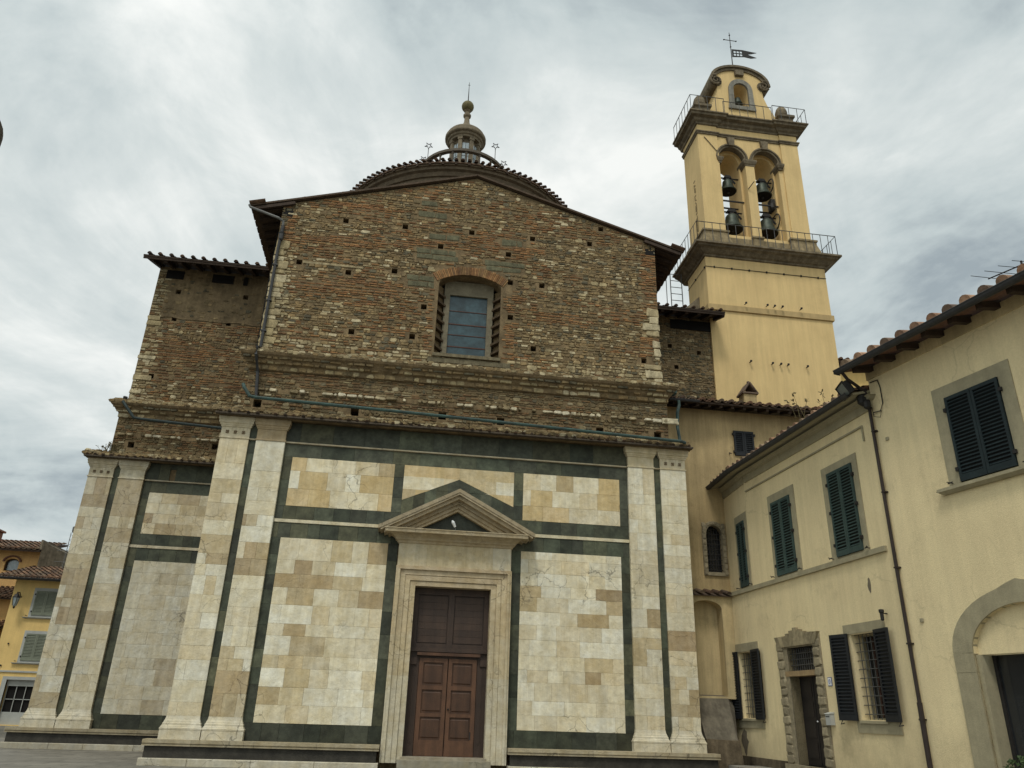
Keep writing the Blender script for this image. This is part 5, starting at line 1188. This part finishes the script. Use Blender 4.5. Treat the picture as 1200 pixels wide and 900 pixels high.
# surround as separate voussoir segments and jambs so that the opening stays open
for i in range(24):
    t0, t1 = PI * i / 24, PI * (i + 1) / 24
    def O(t, i_): return (cxu + 1.455 * math.cos(t), 2.80 + 1.0 * math.sin(t) + .10 * max(0, 1 - abs(i_ - 12) / 2.2))
    def I_(t): return (cxu + 1.065 * math.cos(t), 2.78 + .74 * math.sin(t))
    q = [I_(t0), O(t0, i), O(t1, i + 1), I_(t1)]; m.plate(q, [], -.028, .10)
for sx in (-1, 1): m.box(*sorted((cxu + sx * 1.065, cxu + sx * 1.455)), -.028, .10, .3, 2.795)
for sx in (-1, 1): m.box(*sorted((cxu + sx * 1.06, cxu + sx * 1.462)), -.032, .10, 2.48, 2.483); m.box(*sorted((cxu + sx * .985, cxu + sx * 1.065)), .04, .42, .3, 2.76)
dd = m.build('doorway', PIET, tall)
m = MB(MBm); m.plate([(cxu - 1.07, 2.76), (cxu + 1.07, 2.76), (cxu + 1.07, 2.80)] + [(cxu + 1.07 * math.cos(PI * i / 18), 2.80 + .75 * math.sin(PI * i / 18)) for i in range(1, 18)] + [(cxu - 1.07, 2.80)], [], .09, .14); m.build('tympanum', CREAM, dd)
m = MB(MBm); m.box(cxu - 1.0, cxu + 1.0, .34, .40, .3, 2.76); m.build('glass_door', GLSD, dd)
m = MB(MBm)
for u in (cxu - .98, cxu - .02, cxu + .92): m.box(u, u + .06, .30, .345, .3, 2.76)
m.build('door_frame', IRON, dd)
m = MB(MBm)
for u, z in ((.25, 6.98), (.32, 3.41)): m.lathe((u, -.01, z), [(.0, -.04), (.045, -.03), (.045, .03), (.0, .04)], 10, sx=1, sy=.4)
m.build('wall_tie', PIET, tall)
m = MB(MBm); m.tube([(1.34, 0, 5.62), (1.30, -.1, 5.62), (1.24, -.1, 5.6)], .012, 5); m.build('shutter_stop', IRON, tall)
# roof, rafters, gutter
s_ = (MBm.to_3x3() @ Vector((0, 1, .30))).normalized(); ux = MBm.to_3x3() @ Vector((1, 0, 0))
P = MBm @ Vector((-.16, -.60, 8.56)); sb = MB(); tr = MB(); slab(sb, P, ux, s_, 11.2, 5.5, .035); tile_course(tr, P + Vector((0, 0, .035)), ux, s_, 11.2, 5.5, rnd, sp=.365, r=.115, tint=1.45, row=.42)
bo = mk('terracotta_soffit', (.20, .105, .065), .9, .35, 8); ro = sb.build('roof', bo, tall); tr.build('roof_tiles', TILE, ro)
k = .10
while k < 10.5:
    m = MB(MBm); m.hexa([(k, -.50, 8.42), (k + .12, -.50, 8.42), (k + .12, .02, 8.52), (k, .02, 8.52), (k, -.50, 8.535), (k + .12, -.50, 8.535), (k + .12, .02, 8.68), (k, .02, 8.68)]); m.build('rafter', WOOD, ro); k += .60
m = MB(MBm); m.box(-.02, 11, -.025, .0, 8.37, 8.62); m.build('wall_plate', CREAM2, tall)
gutter(MBm, tall, -.17, 11, -.66, 8.53, .085)
m = MB(MBm); m.tube([(-.05, -.62, 8.46), (-.06, -.50, 8.34), (-.04, -.10, 8.12), (-.02, -.07, 8.0), (.0, -.06, 2.0)], .034, 8); m.tube([(.0, -.06, 2.0), (.0, -.06, .56)], .046, 8)
for z in (7.2, 5.9, 4.4, 3.0, 1.7): m.box(-.045, .045, -.10, .02, z, z + .03)
m.build('downpipe', mk('brown_pipe', (.032, .022, .018), .6, .3, 5), tall)
m = MB(MBm); m.tube([(.06, -.02, 8.3), (.26, -.02, 8.28), (.30, -.02, 8.1), (.30, -.02, 7.75), (.22, -.03, 7.6), (.05, -.04, 7.62)], .012, 5); m.tube([(.02, -.04, 7.75), (.10, -.10, 7.5), (.22, -.06, 7.45), (.24, -.03, 7.6)], .008, 5); m.build('cable', IRON, tall)
fl = thing('floodlight', 'black square floodlight under the eave corner between the cream houses', 'floodlight', MBm @ Vector((-.2, -.45, 7.9)))
HM = MBm @ Matrix.Translation((-.24, -.42, 8.18)) @ Matrix.Rotation(-.45, 4, 'Z') @ Matrix.Rotation(.5, 4, 'X')
m = MB(HM); m.box(-.20, .20, -.05, .05, -.14, .14); m.box(-.22, .22, -.075, -.04, -.165, -.14); m.box(-.22, .22, -.075, -.04, .14, .165); m.box(-.22, -.20, -.075, -.04, -.165, .165); m.box(.20, .22, -.075, -.04, -.165, .165)
for k in range(6): m.box(-.16 + k * .06, -.14 + k * .06, .05, .10, -.12, .12)
m.build('housing', IRON, fl)
m = MB(HM); m.box(-.195, .195, -.058, -.051, -.135, .135); m.build('lens', mk('floodlight_glass', (.13, .15, .14), .25, .1, 3, 0), fl)
m = MB(MBm); m.tube([(-.24, -.36, 8.18), (-.15, -.2, 8.2), (-.02, -.05, 8.15)], .03, 6); m.lathe((-.12, -.12, 7.95), [(.03, -.14), (.10, -.08), (.11, .08), (.04, .14)], 8); m.lathe((.02, -.16, 7.78), [(.02, -.1), (.07, -.06), (.07, .06), (.02, .1)], 8); m.build('bracket', IRON, fl)
an = thing('tv_antenna', 'thin grey television antenna above the roof at right edge', 'antenna', MBm @ Vector((3.3, 2.2, 9.3)))
m = MB(MBm); A0_ = Vector((3.38, .35, 9.28)); m.tube([A0_ + Vector((.15, 0, -.6)), A0_ + Vector((.15, 0, .12))], .018, 6); m.build('mast', IRON, an)
m = MB(MBm); m.tube([A0_ + Vector((-.45, -.1, .05)), A0_ + Vector((.55, .1, .05))], .013, 5); m.build('boom', IRON, an)
m = MB(MBm)
for k, ln_ in enumerate((.42, .38, .35, .32, .3)):
    c = A0_ + Vector((-.42 + k * .22, -.08 + k * .04, .06)); m.tube([c + Vector((-.06, -ln_, -.02)), c + Vector((.06, ln_, .02))], .007, 4)
m.build('element', IRON, an)
pt_ = thing('potted_shrub', 'small green potted shrub standing in the arched doorway', 'plant', MBm @ Vector((1.75, -.45, .55)))
m = MB(MBm); m.lathe((2.0, -.36, .45), [(.13, 0), (.19, .3), (.21, .31), (.21, .35), (.17, .35)], 14); m.build('pot', TILE, pt_)
m = MB(MBm); r0 = random.Random(5)
for i in range(420):
    d = Vector((r0.gauss(0, 1), r0.gauss(0, 1), r0.gauss(0, 1))).normalized() * (.24 * r0.uniform(.4, 1) ** .5); c = Vector((2.0, -.36, 1.0)) + d
    a = Vector((r0.uniform(-1, 1), r0.uniform(-1, 1), r0.uniform(-1, 1))).normalized() * .03; b = Vector((r0.uniform(-1, 1), r0.uniform(-1, 1), r0.uniform(-1, 1))).normalized() * .018
    m.add([c - a, c + b, c + a, c - b], [(0, 1, 2, 3)])
m.tube([(2.0, -.36, .75), (2.0, -.36, 1.0)], .015); m.build('foliage', LEAF, pt_)

# ================================================================== FAR YELLOW HOUSE behind the tower
fy = thing('far_house', 'sliver of yellow house with tiled eaves behind the bell tower', 'house', (18, 12, 0.262))
m = MB(); m.box(15.3, 22, 9.4, 15, .3, 16.6); m.build('wall', YELL, fy)
s_ = Vector((0, 5, 1.3)).normalized(); sb = MB(); tr = MB(); slab(sb, (15.2, 8.9, 16.85), (1, 0, 0), s_, 7, 3, .08); tile_course(tr, (15.2, 8.9, 16.87), (1, 0, 0), s_, 7, 1.2, rnd, tint=.6); ro = sb.build('roof', WOOD, fy); tr.build('roof_tiles', TILE, ro)

# ================================================================== LEFT SIDE HOUSES
yh = thing('yellow_house', 'yellow rendered house with green shutters beyond the left end of church', 'house', (-17, 24, 0.262))
HX0 = -20.57
w = MB(); wins = [(-19.46, -18.42, 5.27, 6.45), (-19.40, -18.36, 3.15, 4.40), (-16.8, -15.8, 5.27, 6.45), (-16.8, -15.8, 3.15, 4.40)]
w.plate(rect(HX0, -11, .2, 7.0), [rect(*k) for k in wins] + [rect(-19.75, -18.0, .3, 2.28)], 22, 22.4); w.box(HX0, HX0 + .4, 22.4, 30, .2, 7.0); w.build('wall', YELL, yh)
for k in wins: closed_window(None, yh, (k[0] - .12, k[1] + .12, k[2] - .10, k[3] + .14), k, (k[0] - .22, k[1] + .22, k[2] - .16, k[2] - .101), mat=SHP, frame_mat=GREY, y=22)
m = MB(); m.mould(HX0, -11, 22, [(0, 2.60), (.05, 2.61), (.05, 2.68), (0, 2.69)]); m.build('string_band', GREY, yh)
m = MB(); m.plate([(-19.95, .25), (-19.75, .25), (-19.75, 2.28), (-18.0, 2.28), (-18.0, .25), (-17.8, .25), (-17.8, 2.42), (-19.95, 2.42)], [], 21.96, 22.1)
m.box(-19.75, -18.0, 22.15, 22.2, .3, .85); m.box(-19.75, -18.0, 22.12, 22.2, 2.0, 2.28)
sf = m.build('shop_front', GREY, yh)
m = MB(); m.box(-19.75, -18.0, 22.22, 22.25, .3, 2.3); m.build('glass_pane', DARK, sf)
m = MB()
for k in range(5): m.box(-19.72 + k * .42, -19.69 + k * .42, 22.15, 22.19, .85, 2.0)
m.box(-19.75, -18.0, 22.15, 22.19, 1.40, 1.43); m.build('glazing_bar', GREY, sf)
s_ = Vector((0, 4, 1.1)).normalized(); sb = MB(); tr = MB()
slab(sb, (HX0 - .75, 21.35, 6.98), (1, 0, 0), s_, 10, 4.6, .10); tile_course(tr, (HX0 - .75, 21.35, 7.0), (1, 0, 0), s_, 10, 4.0, rnd, sp=.26, r=.09, tint=1.05)
ro = sb.build('roof', mk('grey_soffit', (.12, .11, .09), .9, .3, 5), yh); tr.build('roof_tiles', TILE, ro)
gutter(None, yh, HX0 - .75, -11, 21.30, 6.96, .07)
for x, z in ((-20.12, 3.9), (-20.5, 2.85), (-20.2, 2.9)):
    m = MB(); m.lathe((x, 21.97, z), [(0, -.05), (.05, 0), (0, .05)], 8); m.build('wall_fixing', IRON, yh)
lan = thing('wall_lantern', 'old glass wall lantern on the yellow house corner', 'lantern', (-20.1, 21.6, 5.8))
m = MB(); m.tube([(-20.12, 22, 6.1), (-20.12, 21.7, 6.3), (-20.12, 21.5, 6.2)], .025, 6); m.build('bracket', IRON, lan)
m = MB(); m.lathe((-20.12, 21.5, 5.6), [(.05, 0), (.09, .04), (.17, .42), (.06, .43)], 6); m.build('lantern_glass', GLSL, lan)
m = MB(); m.lathe((-20.12, 21.5, 6.02), [(.19, 0), (.19, .03), (.10, .16), (.04, .2), (.03, .28)], 6)
for k in range(6): a = k * PI / 3; m.tube([(-20.12 + .09 * math.cos(a), 21.5 + .09 * math.sin(a), 5.64), (-20.12 + .17 * math.cos(a), 21.5 + .17 * math.sin(a), 6.02)], .01, 4)
m.lathe((-20.12, 21.5, 5.5), [(.02, 0), (.06, .06), (.05, .12)], 6); m.build('lantern_cap', IRON, lan)
oh = thing('orange_house', 'taller orange house behind the yellow one with small arched window', 'house', (-26, 27, 0.262))
ow = arch(-22.75, -22.05, 7.75, 8.2, 8.42, 10)
w = MB(); w.plate(rect(-34, -20.95, .2, 8.95), [ow], 25, 25.4); w.build('wall', ORAN, oh)
m = MB(); m.plate(arch(-22.78, -22.02, 7.72, 8.2, 8.45, 10), [arch(-22.70, -22.10, 7.80, 8.18, 8.37, 10)], 25.1, 25.2); wd = m.build('window', mk('brown_frame', (.06, .035, .02)), oh)
m = MB(); m.box(-22.8, -22.0, 25.21, 25.24, 7.7, 8.5); m.build('glass_pane', GLSL, wd)
m = MB(); archivolt(m, -22.4, 8.22, .39, .48, .75, 24.9, 25.05, 5, 175, 10); m.build('hood', mk('hood_brick', (.16, .075, .05)), wd)
s_ = Vector((0, 4, 1.1)).normalized(); sb = MB(); tr = MB(); slab(sb, (-34, 24.4, 8.86), (1, 0, 0), s_, 13.05, 3.5, .10); tile_course(tr, (-34, 24.4, 8.88), (1, 0, 0), s_, 13.05, 3.5, rnd, sp=.26, r=.09, tint=.95); ro = sb.build('roof', WOOD, oh); tr.build('roof_tiles', TILE, ro)
m = MB(); m.hexa([(-20.93, 24.6, 7.0), (-20.15, 25.6, 7.0), (-20.15, 29, 7.0), (-20.93, 29, 7.0), (-20.93, 24.6, 9.35), (-20.15, 25.6, 9.0), (-20.15, 29, 9.0), (-20.93, 29, 9.35)]); m.box(-21.0, -20.90, 24.5, 29, 8.9, 9.42); m.build('gable_wall', BROWNP, oh)
m = MB(); tile_course(m, (-21.4, 24.7, 7.55), (1, 0, 0), (0, 1, .3), 1.0, .5, rnd, sp=.25, r=.08, tint=.7); m.build('roof_tiles', TILE, oh)
ow_ = thing('lean_to_house', 'low ochre outbuilding with two tiled eaves at the left edge', 'house', (-24, 24, .262))
m = MB(); m.box(-32, -20.75, 23.6, 25, .2, 6.2); m.box(-32, -21.3, 22.6, 23.6, .2, 4.2); m.build('wall', ORAN, ow_)
m = MB(); m.box(-32, -21.31, 22.58, 22.60, .2, 4.1); m.build('dark_opening', DARK, ow_)
tr = MB(); sb = MB(); s_ = Vector((0, 1, .35)).normalized()
for (x1, y, z, ln_) in ((-20.8, 23.0, 6.15, 2.2), (-20.95, 22.05, 4.45, 1.8)): slab(sb, (-32, y, z), (1, 0, 0), s_, x1 + 32, ln_, .07); tile_course(tr, (-32, y, z + .02), (1, 0, 0), s_, x1 + 32, ln_, rnd, sp=.26, r=.09, tint=.75)
sb.build('roof', WOOD, ow_); tr.build('roof_tiles', TILE, ow_)
chm = thing('chimney', 'brick chimney stub on the orange roof at left edge', 'chimney', (-24.2, 26, 9.2)); m = MB(); m.box(-24.6, -23.95, 25.8, 26.4, 9.2, 10.0); m.box(-24.7, -23.85, 25.7, 26.5, 10.0, 10.1); m.build('stack', mk('red_brick', (.25, .12, .07)), chm)
ms = thing('lattice_mast', 'thin white lattice antenna mast behind the yellow roof', 'antenna mast', (-18.9, 24.5, 7.3))
m = MB()
for dx, dy in ((0, 0), (.22, 0), (.11, .19)): m.tube([(-19.6 + dx, 24.5 + dy, 7.3), (-19.6 + dx, 24.5 + dy, 9.9)], .018, 5)
for k in range(8):
    z = 7.4 + k * .3; m.tube([(-19.6, 24.5, z), (-19.38, 24.5, z + .15), (-19.6, 24.5, z + .3)], .010, 4)
m.build('mast', LEADL, ms)
m = MB()
for z in (7.9, 8.3, 8.9): m.tube([(-20.1, 24.5, z), (-19.2, 24.5, z)], .012, 4)
m.lathe((-19.5, 24.5, 9.9), [(.05, 0), (.09, .1), (.09, .3), (.04, .35)], 8); m.build('antenna_arm', LEADL, ms)
ct = thing('castle_turret', 'weathered rounded top of a stone turret at upper left edge', 'turret', (-21, 5, .262))
m = MB(); rr = random.Random(3)
prof = [(2.6, 0), (2.6, 20.9), (2.61, 21.3), (2.58, 21.5), (2.48, 21.66), (2.3, 21.78), (1.7, 21.9), (.8, 21.98), (.1, 22.0)]
m.lathe((-20.70, 5, .42), prof, 40)
for k in range(9): m.lathe((-20.70, 5, .42 + 1.2 + k * 2.2), [(2.6, 0), (2.66, .03), (2.66, .16), (2.6, .2)], 40); m.build('wall', BROWNP, ct)
